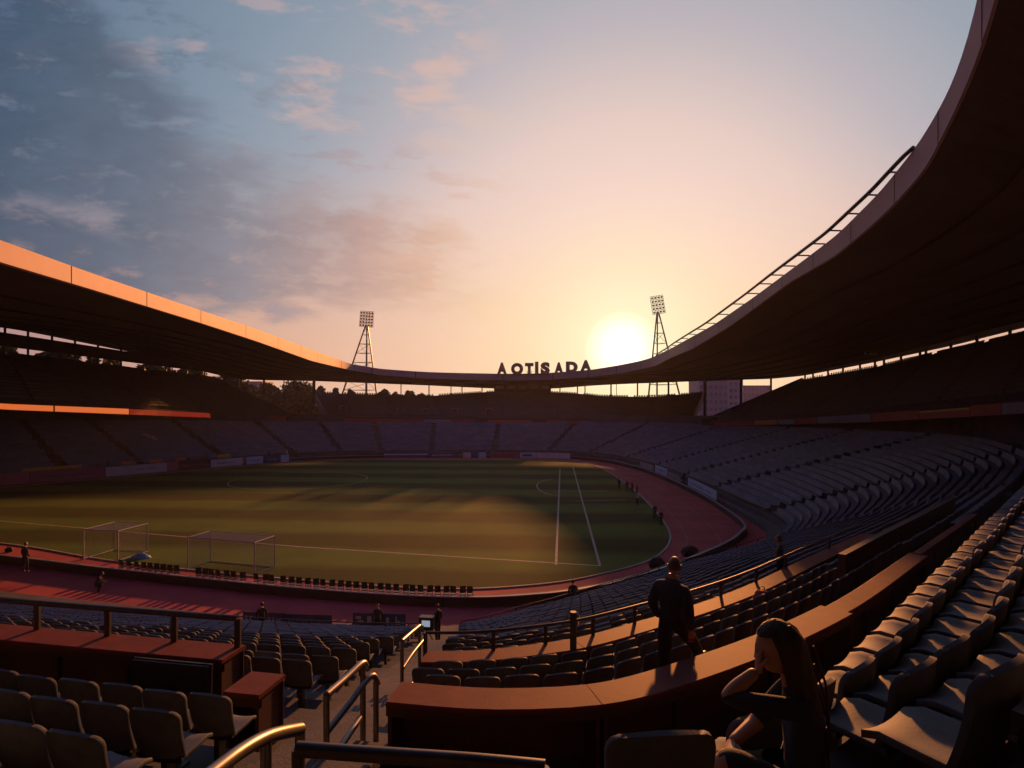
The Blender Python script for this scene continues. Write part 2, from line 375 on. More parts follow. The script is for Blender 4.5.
# ------------------------------------------------------------------ ground, pitch, track
g = MB(); n = 64
g.poly([(4000 * math.cos(2 * math.pi * k / n), 4000 * math.sin(2 * math.pi * k / n), -0.25) for k in range(n)])
tag(g.build('ground', M['ground']), kind='structure')
EPL = [(lerp(p[2], p[0], 0.42), lerp(p[3], p[1], 0.42)) for p in prof]
t = MB(); t.poly([(x, y, 0.0) for x, y in EPL])
tag(t.build('running_track', M['track']), kind='structure')
GR = [(-4, 34.9), (1.7, 35.8), (5.6, 37.9), (9.5, 41.3), (12.3, 47), (13.7, 55), (14.7, 69.5), (14.8, 85), (14.0, 99), (11, 107), (4, 110.5), (-20, 111), (-32, 109.2), (-42.3, 101.5), (-53.6, 87.6), (-64, 74.8), (-69, 66), (-68, 58), (-58, 51.5), (-39, 46), (-28, 41.3), (-20, 38.6), (-12, 36.4)]
GRC = cat_rom(GR, 8)
gm = MB(); gm.poly([(x, y, 0.012) for x, y in GRC])
tag(gm.build('pitch', M['grass']), kind='structure')
def offset_closed(P, d):
    out = []; m = len(P)
    for i in range(m):
        a = Vector((*P[i - 1], 0)); b = Vector((*P[(i + 1) % m], 0)); tt = (b - a).normalized(); out.append((P[i][0] + tt.y * d, P[i][1] - tt.x * d))
    return out
k = MB(); A_ = GRC; B_ = offset_closed(GRC, 0.16)
rowsA = [[(x, y, 0.0) for x, y in A_], [(x, y, 0.07) for x, y in A_], [(x, y, 0.07) for x, y in B_], [(x, y, 0.0) for x, y in B_]]
k.grid(rowsA, closed=True)
tag(k.build('track_kerb', M['line']), kind='structure')
ln = MB()
def strip(mb, pts, w, z):
    P = [Vector((p[0], p[1], z)) for p in pts]; rows = [[], []]
    for i, p in enumerate(P):
        d = (P[min(i + 1, len(P) - 1)] - P[max(i - 1, 0)]).normalized(); nrm = Vector((-d.y, d.x, 0))
        rows[0].append(p + nrm * w / 2); rows[1].append(p - nrm * w / 2)
    mb.grid(rows)
def gz(x, y): return on_z(x, y, 0.0)
for a, b in (((560, 469), (556, 565)), ((573, 467), (600, 566)), ((0, 521), (300, 547)), ((300, 547), (600, 566)), ((559, 491), (608, 491)), ((575, 501), (626, 500))):
    strip(ln, [gz(*a), gz(*b)], 0.17, 0.017)
c0 = gz(556, 487); strip(ln, [(c0.x - 2.4 * math.sin(a), c0.y + 7 * math.cos(a)) for a in [j * math.pi / 14 for j in range(15)]], 0.15, 0.019)
c1 = gz(300, 480); strip(ln, [(c1.x + 9 * math.sin(a), c1.y + 9 * math.cos(a)) for a in [j * math.pi / 20 for j in range(41)]], 0.13, 0.021)
tag(ln.build('pitch_lines', M['line']), kind='structure')
ll = MB()
for d in (1.35, 3.85):
    Q = offset_closed(GRC, d); seg = Q[0:110]; strip(ll, seg, 0.05, 0.005)
tag(ll.build('lane_lines', M['ochre']), kind='structure')

# track wall
def wall_strip(mb, P, z0, z1, w, mi=0):
    a = offset_closed(P, w / 2); b = offset_closed(P, -w / 2)
    mb.grid([[(x, y, z0) for x, y in b], [(x, y, z1) for x, y in b], [(x, y, z1) for x, y in a], [(x, y, z0) for x, y in a]], mi, closed=True)
WP = [(p[0], p[1]) for p in prof]
b = MB(); wall_strip(b, WP, -0.02, 0.52, 0.14)
tw = empty('track_wall', (0, 0, 0), label='low dark wall curving round the red running track', cat='wall')
b.build('wall_panel', M['dark'], tw)
b = MB(); wall_strip(b, WP, 0.522, 0.57, 0.20); b.build('coping', M['grey_band'], tw)

# ------------------------------------------------------------------ lower stand: stepped concrete
ls = empty('lower_stand', label='lower concrete seating bowl wrapping round the pitch', cat='grandstand')
CAM_S0, CAM_S1 = s_of(1), s_of(11)                      # near part that climbs behind the counter row
sm = MB()
ring = lambda v, dz=0.0: [bowl(i, v, dz) for i in range(NP)]
sm.grid([[(x, y, -0.02) for x, y in EPL], [(x, y, 0.5) for x, y in EPL], [(p[2], p[3], 0.5) for p in prof], [(p[2], p[3], 1.0) for p in prof]], closed=True)
for v in range(NROW):
    lo = ring(v); nx = ring(v + 1)
    sm.grid([lo, [Vector((q.x, q.y, p.z)) for p, q in zip(lo, nx)], nx], closed=True)
near = [i for i in range(int(CAM_S0 - 8), int(s_of(3)) + 1)]
for v in range(NROW, NROW + 12):
    lo = [bowl(i, v) for i in near]; nx = [bowl(i, v + 1) for i in near]
    sm.grid([lo, [Vector((q.x, q.y, p.z)) for p, q in zip(lo, nx)], nx])
RA = cat_rom([(-1.45, 3.75), (-0.6, 3.45), (0.2, 3.32), (1.0, 3.42), (1.8, 3.9), (2.7, 4.62), (4.5, 6.4), (8, 9.9), (13, 14.9), (20, 21.9), (28, 29.9), (38, 40)], 6, False)
def ra_line(off):
    out = []
    for i, p in enumerate(RA):
        a = Vector((*RA[max(i - 1, 0)], 0)); b_ = Vector((*RA[min(i + 1, len(RA) - 1)], 0)); tg = (b_ - a).normalized(); out.append(Vector((p[0] + tg.y * off, p[1] - tg.x * off, 0)))
    return out
RSTEP, RRISE, RZ0 = 0.55, 0.33, 8.35
fl = []
for k_ in range(7):
    z = RZ0 + RRISE * k_; lo = [Vector((p.x, p.y, z)) for p in ra_line(RSTEP * k_ - 0.42)]; nx = [Vector((p.x, p.y, z)) for p in ra_line(RSTEP * (k_ + 1) - 0.42)]
    if k_ == 0: sm.grid([[Vector((p.x, p.y, 6.7)) for p in lo], lo])
    sm.grid([lo, nx, [p + Vector((0, 0, RRISE)) for p in nx]])
    sm.quad(Vector((lo[0].x, lo[0].y, 6.6)), lo[0], nx[0], Vector((nx[0].x, nx[0].y, 6.6)))
CL = [bowl(s_of(3) + 3 + k_ * (s_of(10.3) - s_of(3)) / 60, NROW) for k_ in range(61)]
LA = ra_line(-0.45); sm.grid([[Vector((p.x, p.y, 6.9)) for p in CL], [Vector((LA[int(k_ * (len(LA) - 1) / 60)].x, LA[int(k_ * (len(LA) - 1) / 60)].y, 6.9)) for k_ in range(61)]])
top = ring(NROW)
back = [p + Vector((p.x - prof[i][2], p.y - prof[i][3], 0)).normalized() * 3.2 for i, p in enumerate(top)]
idx = [i % NP for i in range(int(s_of(9.4)), NP + int(CAM_S0 - 8) + 1)]
sm.grid([[top[i] for i in idx], [Vector((back[i].x, back[i].y, top[i].z)) for i in idx], [Vector((back[i].x, back[i].y, top[i].z + (3.7 if s_of(9) < i < s_of(13.2) else 2.2))) for i in idx],
         [Vector((back[i].x * 1.002, back[i].y * 1.002, -0.3)) for i in idx]])
sm.build('terrace', M['tread'], ls)

# ------------------------------------------------------------------ counters and seats : layout along the rows
AISLE_HALF = 0.62
AISLE_X = {}                                            # main stair aisle left of the centre counter
def aisle_s(v):
    # sample where the aisle centre runs on row v
    lo, hi = s_of(2), s_of(4.2)
    tx = -2.05 if v >= 21 else lerp(-2.9, -2.05, v / 21)
    for _ in range(40):
        mid = (lo + hi) / 2
        if bowl(mid, v).x < tx: lo = mid
        else: hi = mid
    return (lo + hi) / 2
OTHER_AISLES = [s_of(8.55), s_of(10.2), s_of(11.5), s_of(12.5), s_of(13.5), s_of(14.5), s_of(15.5), s_of(16.4), s_of(17.2), s_of(17.75), s_of(18.3), s_of(18.85), s_of(19.5), s_of(20.3), s_of(21), s_of(21.55), s_of(22.1), s_of(22.7), s_of(1.1), s_of(26)]
def row_seats(v, s0, s1, pitch=0.52, back_off=0.36):
    """seat stations along row v between samples: (pos, facing angle, s)"""
    vv = v + back_off; pts = []; n = max(2, int((s1 - s0) * 4)); S = [s0 + (s1 - s0) * k / n for k in range(n + 1)]
    P = [bowl(s, vv) for s in S]; acc = 0.25; out = []
    for a in range(n):
        d = (P[a + 1].xy - P[a].xy).length
        while acc <= d:
            tt = acc / d; s = lerp(S[a], S[a + 1], tt); q = P[a].lerp(P[a + 1], tt); q.z = tread_z(s, v)
            tg = row_frame(s, vv); out.append((q, math.atan2(tg.y, tg.x), s)); acc += pitch
        acc -= d
    return out

# seat: faces local +Y (towards the pitch), base on the tread
def seat_shapes():
    w, n, m = 0.245, 8, 7
    back = MB(); fr, bk = [], []; n = 12; zt_, r_ = 0.885, 0.085
    lev = [(0.44 + (zt_ - r_ - 0.44) * q / 5, w * (0.92 + 0.08 * q / 5)) for q in range(6)] + [(zt_ - r_ + r_ * math.sin(a), w - r_ + r_ * math.cos(a)) for a in (R_(25), R_(48), R_(70), R_(90))]
    for j, (z, half) in enumerate(lev):
        h = (z - 0.44) / 0.445; r0, r1 = [], []
        for i in range(n + 1):
            u = -1 + 2 * i / n; x = u * half; zz = z + 0.022 * h * h * (1 - u * u)
            y = -0.17 - 0.11 * h + 1.0 * x * x - 0.02 * math.sin(h * math.pi)
            r0.append(Vector((x, y, zz))); r1.append(Vector((x, y - 0.035, zz - (0.010 if j == len(lev) - 1 else 0))))
        fr.append(r0); bk.append(list(reversed(r1)))
    rings = [f + b for f, b in zip(fr, bk)]
    back.grid(rings, closed=True)
    for i in range(n): back.quad(fr[-1][i], fr[-1][i + 1], bk[-1][n - i - 1], bk[-1][n - i]); back.quad(fr[0][i + 1], fr[0][i], bk[0][n - i], bk[0][n - i - 1])
    pan = MB(); T, Bm = [], []
    for j in range(6):
        f = j / 5; y = -0.19 + 0.42 * f; half = 0.225 * (1 - 0.10 * f ** 4)
        r0, r1 = [], []
        for i in range(7):
            u = -1 + i / 3; z = 0.435 + 0.03 * u * u + 0.02 * f - (0.035 if j == 5 else 0)
            r0.append(Vector((u * half, y, z))); r1.append(Vector((u * half, y, z - 0.04)))
        T.append(r0); Bm.append(list(reversed(r1)))
    pan.grid([a + c for a, c in zip(T, Bm)], closed=True)
    for i in range(6): pan.quad(T[-1][i], T[-1][i + 1], Bm[-1][5 - i], Bm[-1][6 - i])
    br = MB(); br.box((0, -0.08, 0.21), (0.06, 0.10, 0.42)); br.box((0, -0.08, 0.012), (0.20, 0.16, 0.024)); br.box((0, -0.03, 0.40), (0.34, 0.05, 0.03))
    return back, pan, br
sb, sp, sbr = seat_shapes()
PROTO = empty('stadium_seat', (0, -400, -50), cat='seat')
o_b = sb.build('backrest', M['seat'], PROTO, smooth=True); o_p = sp.build('seat_pan', M['seat'], PROTO, smooth=True); o_r = sbr.build('bracket', M['dark'], PROTO)
for o_ in (o_b, o_p):
    md = o_.modifiers.new('soft', 'BEVEL'); md.width = 0.01; md.segments = 2; md.limit_method = 'ANGLE'; md.angle_limit = R_(50)
SEATMESH = (o_b, o_p, o_r)
SEATS = []                                              # (px size, pos, rot, row key, ordinal)
FARSEATS = []
def proj(p):
    if p.y < 0.4: return None
    return (512 + FPX * p.x / p.y, HOR - FPX * (p.z - EYE) / p.y, FPX / p.y)
AISLES_PX = []
def blocked(q, v, half):
    if abs(q.x - bowl(aisle_s(v), v + 0.36).x) < AISLE_HALF + 0.25 and q.y < 40 and abs(q.x) < 6: return True
    for s in OTHER_AISLES:
        b_ = bowl(s, v + 0.36)
        if (b_.xy - q.xy).length < half + 0.2: return True
    return False
def vis_size(q):
    pr = proj(q + Vector((0, 0, 0.85)))
    if pr and -40 < pr[0] < 1064 and pr[1] < 790: return pr[2] * 0.5
    return 0
SKIP_ROWS = {22, 17, 21}
def aisle_edges_(v): return aisle_s(v) - 0.1
def s_for_x(v, x, lo, hi):
    for _ in range(50):
        m_ = (lo + hi) / 2; p = bowl(m_, v)
        if 512 + FPX * p.x / max(p.y, 0.5) < x: lo = m_
        else: hi = m_
    return (lo + hi) / 2
SEND = {17: s_for_x(17, 866, s_of(6), s_of(9)), 22: s_for_x(22, 972, s_of(7), s_of(9.6))}
SEAT_LIST = []
for v in range(0, 33):
    if v in (22,): continue
    if v >= NROW: s0, s1 = CAM_S0, aisle_edges_(v)
    else: s0, s1 = s_of(0), s_of(0) + NP
    for q, a, s in row_seats(v, s0, s1):
        nearpart = s_of(1.0) < s < s_of(9.6)
        if nearpart and v == 17 and s < SEND[17]: continue
        if nearpart and v in (20, 21) and s < (SEND[22] if v == 21 else aisle_s(21)): continue
        if nearpart and v == 18 and s_of(3.3) < s < s_of(8.6) : pass
        if blocked(q, v, 0.45): continue
        if v > NROW and q.y < 1.3 and math.hypot(q.x, q.y) < 1.6: continue
        if v >= NROW and q.y < -1: continue
        if v < NROW and q.y < 3: continue
        if s_of(23.4) < s and s < s_of(26.4): continue
        SEAT_LIST.append([vis_size(q), q, a, v, s])

# right block: rows on their own raised podium
for k_ in range(5):
    L_ = ra_line(RSTEP * k_ - 0.05); acc = 0.2; dist = 0.0
    for a, b_ in zip(L_, L_[1:]):
        d = (b_ - a).length; tg = (b_ - a) / d
        while acc <= d:
            q = a + tg * acc; q.z = RZ0 + RRISE * k_; acc += 0.53
            if q.x < (1.05, 0.45, 1.3, 1.9, 2.4)[k_] or q.y > 36: continue
            if math.hypot(q.x - 1.47, q.y - 2.98) < .36 or math.hypot(q.x - 1.47, q.y - 2.45) < .3: continue
            if math.hypot(q.x, q.y) < 1.55 or (k_ == 0 and math.hypot(q.x - 1.75, q.y - 3.72) < 0.1): continue
            SEAT_LIST.append([vis_size(q), q, math.atan2(tg.y, tg.x), 40 + k_, dist]); dist += 1
        acc -= d
# ------------------------------------------------------------------ upper stands
def upper_block(name, label, fr, bk, nrows, seat_pitch=0.55, bands=None, aisles=6, endcap=(True, True), n=40):
    root = empty(name, label=label, cat='grandstand')
    # fr: list of (pos_top, pos_bottom) ; bk: list of pos
    mb = MB(); rows = []
    for v in range(nrows):
        u0 = v / nrows; u1 = (v + 1) / nrows
        lo = [f[0].lerp(b, u0) for f, b in zip(fr, bk)]; nx = [f[0].lerp(b, u1) for f, b in zip(fr, bk)]
        mb.grid([lo, [Vector((q.x, q.y, p.z)) for p, q in zip(lo, nx)], nx])
    # back wall and underside
    mb.grid([bk, [Vector((p.x, p.y + 0.02, p.z - 2.5)) for p in bk], [f[1] - Vector((0, 0, 0.0)) for f in fr]])
    for e in (0, -1):
        a, b2, c2 = fr[e][0], bk[e], fr[e][1]
        mb.poly([a, b2, Vector((b2.x, b2.y + 0.02, b2.z - 2.5)), c2])
    mb.build('seating_deck', M['tread'], root)
    # raked end walls
    for e in (0, -1):
        w = MB(); a, b2 = fr[e][0], bk[e]
        w.tube([fr[e][1] + Vector((0, 0, -0.1)), a + Vector((0, 0, 0.25)), b2 + Vector((0, 0, 0.25))], 0.28, 4); w.build('end_parapet', M['counter_side'], root)
    pb = MB(); pb.grid([[f[1] for f in fr], [f[0] + Vector((0, 0, 0.15)) for f in fr], [f[0] + Vector((0, 0, 0.15)) + (b - f[0]).normalized() * 0.25 for f, b in zip(fr, bk)], [f[0] + (b - f[0]).normalized() * 0.27 - Vector((0, 0, 0.2)) for f, b in zip(fr, bk)]])
    pb.build('balcony_front', M['counter_side'], root)
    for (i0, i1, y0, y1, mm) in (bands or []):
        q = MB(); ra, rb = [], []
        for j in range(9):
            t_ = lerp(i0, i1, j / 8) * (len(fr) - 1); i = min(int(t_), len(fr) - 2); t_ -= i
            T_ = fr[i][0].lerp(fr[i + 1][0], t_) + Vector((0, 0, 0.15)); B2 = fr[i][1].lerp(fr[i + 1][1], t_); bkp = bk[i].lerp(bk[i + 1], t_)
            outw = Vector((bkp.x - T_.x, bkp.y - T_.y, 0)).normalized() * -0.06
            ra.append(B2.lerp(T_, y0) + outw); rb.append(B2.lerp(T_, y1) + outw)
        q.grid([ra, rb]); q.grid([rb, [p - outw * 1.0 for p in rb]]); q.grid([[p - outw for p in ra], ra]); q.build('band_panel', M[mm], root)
    # seats (too small to count)
    st = MB()
    L_ = sum((fr[i + 1][0] - fr[i][0]).length for i in range(len(fr) - 1))
    for v in range(1, nrows):
        u = (v + 0.35) / nrows
        line = [f[0].lerp(b, u) for f, b in zip(fr, bk)]; zz = [f[0].lerp(b, v / nrows).z for f, b in zip(fr, bk)]
        for k_ in range(int(L_ / seat_pitch)):
            w = (k_ + 0.5) / int(L_ / seat_pitch)
            if abs((w * aisles) % 1 - 0.5) < 0.045: continue
            t_ = w * (len(fr) - 1); i = min(int(t_), len(fr) - 2); t_ -= i
            p = line[i].lerp(line[i + 1], t_); p.z = lerp(zz[i], zz[i + 1], t_); tg = (line[i + 1] - line[i]); tg.z = 0; tg.normalize()
            simple_seat(st, p, tg)
    so = st.build('seat_rows', M['seat_up'], root); so['kind'] = 'stuff'
    return root
def simple_seat(mb, p, tg, w=0.23):
    nrm = Vector((-tg.y, tg.x, 0))
    if nrm.dot(Vector((-10, 70, 0)) - Vector((p.x, p.y, 0))) < 0: nrm = -nrm          # towards the pitch
    a = p - tg * w; b = p + tg * w; up = Vector((0, 0, 1))
    j = random.uniform(-0.02, 0.02)
    A0, B0 = a + up * 0.42 - nrm * 0.16, b + up * 0.42 - nrm * 0.16
    A1, B1 = a + up * (0.84 + j) - nrm * 0.26, b + up * (0.84 + j) - nrm * 0.26
    mb.quad(A0, B0, B1, A1); mb.quad(A1, B1, B1 - nrm * 0.05 - up * 0.02, A1 - nrm * 0.05 - up * 0.02)
    mb.quad(B0 - nrm * 0.05, A0 - nrm * 0.05, A1 - nrm * 0.05 - up * 0.02, B1 - nrm * 0.05 - up * 0.02)
    mb.quad(A0, B0, b + up * 0.46 + nrm * 0.22, a + up * 0.46 + nrm * 0.22)
    mb.quad(a + up * 0.46 + nrm * 0.22, b + up * 0.46 + nrm * 0.22, b + up * 0.36 + nrm * 0.22, a + up * 0.36 + nrm * 0.22)
def front_pts(poly, xs, ytab, btab):
    out = []
    for x in xs:
        X, Y = plan_hit(poly, x); out.append((Vector((X, Y, EYE - (interp(ytab, x) - HOR) / FPX * Y)), Vector((X, Y, EYE - (interp(btab, x) - HOR) / FPX * Y))))
    return out
def back_pts(poly, xs, ytab): 
    out = []
    for x in xs:
        X, Y = plan_hit(poly, x); out.append(Vector((X, Y, EYE - (interp(ytab, x) - HOR) / FPX * Y)))
    return out
NB = 30
lin_ = lambda a, b, n=NB: [a + (b - a) * i / n for i in range(n + 1)]
BL = cat_rom([(-65, 45), (-67.5, 62), (-69, 82), (-68.5, 104), (-65, 121), (-58, 132), (-48.5, 137), (-38, 138)], 5, False)
BLb = [(-98 + 21.5 * t_, 103.3 + 26.3 * t_) for t_ in (-1.5, 0, 0.5, 1, 1.5, 2.0)]
upper_block('upper_stand', 'dark upper stand on the left with an orange sun glow along its balcony',
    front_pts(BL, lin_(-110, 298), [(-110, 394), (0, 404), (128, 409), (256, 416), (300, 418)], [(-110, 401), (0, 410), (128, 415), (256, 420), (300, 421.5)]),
    back_pts(BLb, lin_(-110, 213), [(-110, 340), (0, 353), (100, 365), (213, 378)]), 16, bands=[(0.0, 0.40, 0.10, 0.90, 'sun_glow'), (0.404, 0.585, 0.10, 0.90, 'sun_glow'), (0.587, 0.86, 0.10, 0.90, 'sun_glow_dim'), (0.862, 0.97, 0.05, 0.95, 'red_band')], aisles=7)
BR = cat_rom([(36, 123), (41, 112), (44.0, 95), (44.8, 75), (44.5, 52), (43.5, 36)], 6, False)
BRb = [(66, 160), (66, 100), (66, 40)]
upper_block('upper_stand', 'dark upper stand on the right with red and grey panels along its balcony',
    front_pts(BR, lin_(703, 1095), [(703, 422.3), (736, 421.3), (812, 418), (870, 414.5), (1024, 402.6), (1095, 397)], [(703, 426.5), (736, 425.7), (812, 424), (870, 422.5), (1024, 414), (1095, 410)]),
    back_pts(BRb, lin_(802, 1120), [(802, 380), (876, 367), (951, 350), (1017, 335), (1120, 310)]), 16,
    bands=[(0.03, 0.13, 0.05, 0.75, 'red_band'), (0.132, 0.19, 0.05, 0.8, 'orange_band'), (0.192, 0.235, 0.05, 0.8, 'grey_band'), (0.237, 0.29, 0.05, 0.9, 'red_band'), (0.292, 0.43, 0.05, 0.95, 'grey_band'), (0.432, 0.55, 0.05, 0.95, 'red_band'), (0.552, 0.68, 0.05, 0.62, 'red_band'), (0.552, 0.68, 0.64, 0.82, 'yellow'), (0.682, 0.76, 0.05, 0.95, 'red_band'), (0.762, 0.98, 0.05, 0.95, 'grey_band')], aisles=6)
BF = [(-70, 139), (-40, 142), (0, 143), (40, 142), (70, 139)]
BFb = [(-80, 159), (0, 161.5), (80, 159)]
upper_block('upper_stand', 'far upper stand below the roof letters at the end of the pitch',
    front_pts(BF, lin_(328, 692), [(328, 417.3), (512, 419), (692, 420.5)], [(328, 423), (512, 424), (692, 425.5)]),
    back_pts(BFb, lin_(313, 704), [(313, 392.5), (406, 396), (431, 396), (456, 394), (493, 391.5), (550, 392), (585, 394), (600, 396), (650, 397), (704, 392.5)]), 13,
    bands=[(0.01, 0.26, 0.1, 0.7, 'red_band'), (0.262, 0.34, 0.1, 0.7, 'grey_band'), (0.342, 0.40, 0.1, 0.7, 'red_band'), (0.44, 0.56, 0.1, 0.7, 'red_band'), (0.60, 0.70, 0.1, 0.6, 'red_band'), (0.70, 0.8, 0.1, 0.6, 'grey_band'), (0.80, 0.99, 0.1, 0.6, 'red_band')], aisles=8)

# ------------------------------------------------------------------ roof
RP = [((-20, 7.5), (-30, -40)), ((-12, 7), (-10, -45)), ((2, 8), (25, -42)), ((13, 12), (58, -20)), ((19.2, 21), (69, 15)), ((20.2, 26.2), (69, 40)), ((20.5, 30.6), (69, 55)), ((20.9, 37), (69, 68)), ((21.5, 45), (69, 80)),
      ((22.5, 55), (69, 92)), ((23.2, 70), (69, 108)), ((24.2, 85), (69, 124)), ((27, 105), (68, 141)), ((28, 122), (64, 153)), ((24, 138), (54, 163)), ((15, 146), (25, 167)), ((0, 148), (0, 168)), ((-28, 145), (-31, 164)), ((-36.5, 144), (-46, 150)),
      ((-38.5, 134), (-56, 139)), ((-37, 118), (-68, 138)), ((-34.5, 98), (-84, 130)), ((-32, 78), (-98, 110)), ((-29.4, 58), (-106, 100)), ((-27.5, 43), (-115, 88)), ((-26, 30.5), (-120, 50)), ((-25.2, 22), (-110, 10)), ((-25, 12), (-60, -30))]
rp = cat_rom([(*a, *b) for a, b in RP], 10); NR = len(rp)
FT = [(-120, 197), (0, 240), (94, 274), (201, 310.5), (256, 329), (312, 350), (351, 364), (381, 369), (431, 372.5), (506, 374), (542, 373.5), (590, 370), (620, 365), (640, 361), (652, 357.5), (670, 349), (715, 324), (754, 297), (781, 277), (808, 257), (838, 234), (861, 211), (880, 192), (916, 147), (925, 133), (938, 111), (951, 86), (962, 57), (972, 24), (978, 0), (986, -40)]
FB = [(-120, 225), (0, 262), (94, 290), (201, 323), (256, 341), (312, 361), (351, 370.3), (381, 375.3), (431, 379), (506, 380.5), (542, 380), (590, 377), (620, 373.5), (655, 366), (670, 358), (692, 349), (730, 326), (790, 282), (835, 256), (867.6, 229), (891.5, 207), (920, 175), (927, 166), (940, 140), (957, 106), (976, 62), (987, 31), (995, 0), (1003, -36)]
ST = [(0, 326), (110, 348), (164, 359), (211, 374), (250, 380), (313, 381), (431, 385.5), (493, 388.7), (550, 389), (600, 385), (702, 381), (770, 379), (802, 376), (876, 362), (951, 346), (1017, 329.5), (1060, 319), (1140, 299)]
def fill(zs):
    n = len(zs); known = [i for i in range(n) if zs[i] is not None]
    for i in range(n):
        if zs[i] is None:
            a = max([k for k in known if k < i], default=known[-1] - n); b_ = min([k for k in known if k > i], default=known[0] + n)
            zs[i] = lerp(zs[a % n], zs[b_ % n], (i - a) / (b_ - a))
    return zs
def zline(pts, tab, x0, x1):
    zs = []
    for X, Y in pts:
        x = 512 + FPX * X / Y if Y > 14 else 1e9
        zs.append(EYE + (HOR - interp(tab, x)) * Y / FPX if x0 <= x <= x1 else None)
    return fill(zs)
pin = [(p[0], p[1]) for p in rp]; pbk = [(p[2], p[3]) for p in rp]
zt = zline(pin, FT, -110, 1016); zb = zline(pin, FB, -110, 1016); zk = zline(pbk, ST, 0, 1130)
def sm3(z, k=2):
    for _ in range(k): z = [0.25 * z[i - 1] + 0.5 * z[i] + 0.25 * z[(i + 1) % len(z)] for i in range(len(z))]
    return z
zk = sm3(zk, 3); zt = sm3(zt, 2); zb = sm3(zb, 2)
ROOF_T = [Vector((x, y, z)) for (x, y), z in zip(pin, zt)]; ROOF_B = [Vector((x, y, z)) for (x, y), z in zip(pin, zb)]; ROOF_K = [Vector((x, y, z)) for (x, y), z in zip(pbk, zk)]
roof = empty('stadium_roof', label='sweeping ring roof with a beige edge over the stands', cat='roof')
f = MB(); f.grid([ROOF_B, ROOF_T], closed=True)
lip = [p.lerp(k_, 0.012) for p, k_ in zip(ROOF_T, ROOF_K)]
f.grid([ROOF_T, [Vector((p.x, p.y, q.z + 0.05)) for p, q in zip(lip, ROOF_T)]], closed=True); f.grid([[Vector((p.x, p.y, q.z)) for p, q in zip([a.lerp(b2, 0.004) for a, b2 in zip(ROOF_B, ROOF_K)], ROOF_B)], ROOF_B], closed=True)
f.build('fascia', M['fascia'], roof)
jn = MB()
for i in range(0, NR, 7):
    a, b2 = ROOF_B[i], ROOF_T[i]; tg = (ROOF_T[(i + 1) % NR] - ROOF_T[i]); tg.z = 0; tg.normalize(); nr = (ROOF_K[i] - ROOF_T[i]); nr.z = 0; nr.normalize()
    w_ = 0.02 + 0.0004 * a.y
    jn.quad(a - nr * 0.012 - tg * w_, a - nr * 0.012 + tg * w_, b2 - nr * 0.012 + tg * w_, b2 - nr * 0.012 - tg * w_)
jn.build('panel_joints', M['soffit'], roof)
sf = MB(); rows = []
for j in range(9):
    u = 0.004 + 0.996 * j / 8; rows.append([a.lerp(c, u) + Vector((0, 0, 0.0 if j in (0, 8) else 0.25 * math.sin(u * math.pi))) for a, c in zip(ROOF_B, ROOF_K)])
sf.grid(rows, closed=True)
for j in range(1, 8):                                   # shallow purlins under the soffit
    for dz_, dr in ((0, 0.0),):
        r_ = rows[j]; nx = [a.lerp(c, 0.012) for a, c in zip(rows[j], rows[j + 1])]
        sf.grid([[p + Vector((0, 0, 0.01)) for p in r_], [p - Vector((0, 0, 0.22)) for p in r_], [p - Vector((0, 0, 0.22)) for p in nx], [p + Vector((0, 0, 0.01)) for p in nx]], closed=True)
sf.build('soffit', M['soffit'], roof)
dk = MB(); dk.grid([[Vector((p.x, p.y, q.z + 0.05)) for p, q in zip(lip, ROOF_T)], [p + Vector((0, 0, 1.2)) for p in ROOF_K], [p for p in ROOF_K]], closed=True)
dk.build('roof_deck', M['deck'], roof)

# cantilevered safety rail on the right edge of the roof
inds = [i for i in range(NR) if pin[i][1] > 20 and pin[i][0] > 5 and 655 < 512 + FPX * pin[i][0] / pin[i][1] < 914]
rr = empty('roof_rail', label='tubular safety rail on brackets along the right roof edge', cat='railing')
tb = MB(); pts = []
for n_, i in enumerate(inds):
    u = n_ / (len(inds) - 1); nr = (ROOF_K[i] - ROOF_T[i]); nr.z = 0; nr.normalize()
    off = 1.05 * math.sin(math.pi * min(max(u, 0.0), 1.0)) ** 0.6
    pts.append(ROOF_T[i] - Vector((1, 0, 0)) * off + Vector((0, 0, 0.10)))
tb.tube(pts, 0.11, 8); tb.build('rail', M['railpaint'], rr, smooth=True)
for n_ in range(2, len(inds) - 2, 1):
    if (n_ % 3) == 0:
        bm_ = MB(); bm_.tube([pts[n_], ROOF_T[inds[n_]] + Vector((0.1, 0, 0.08))], 0.055, 5); bm_.build('bracket', M['railpaint'], rr)

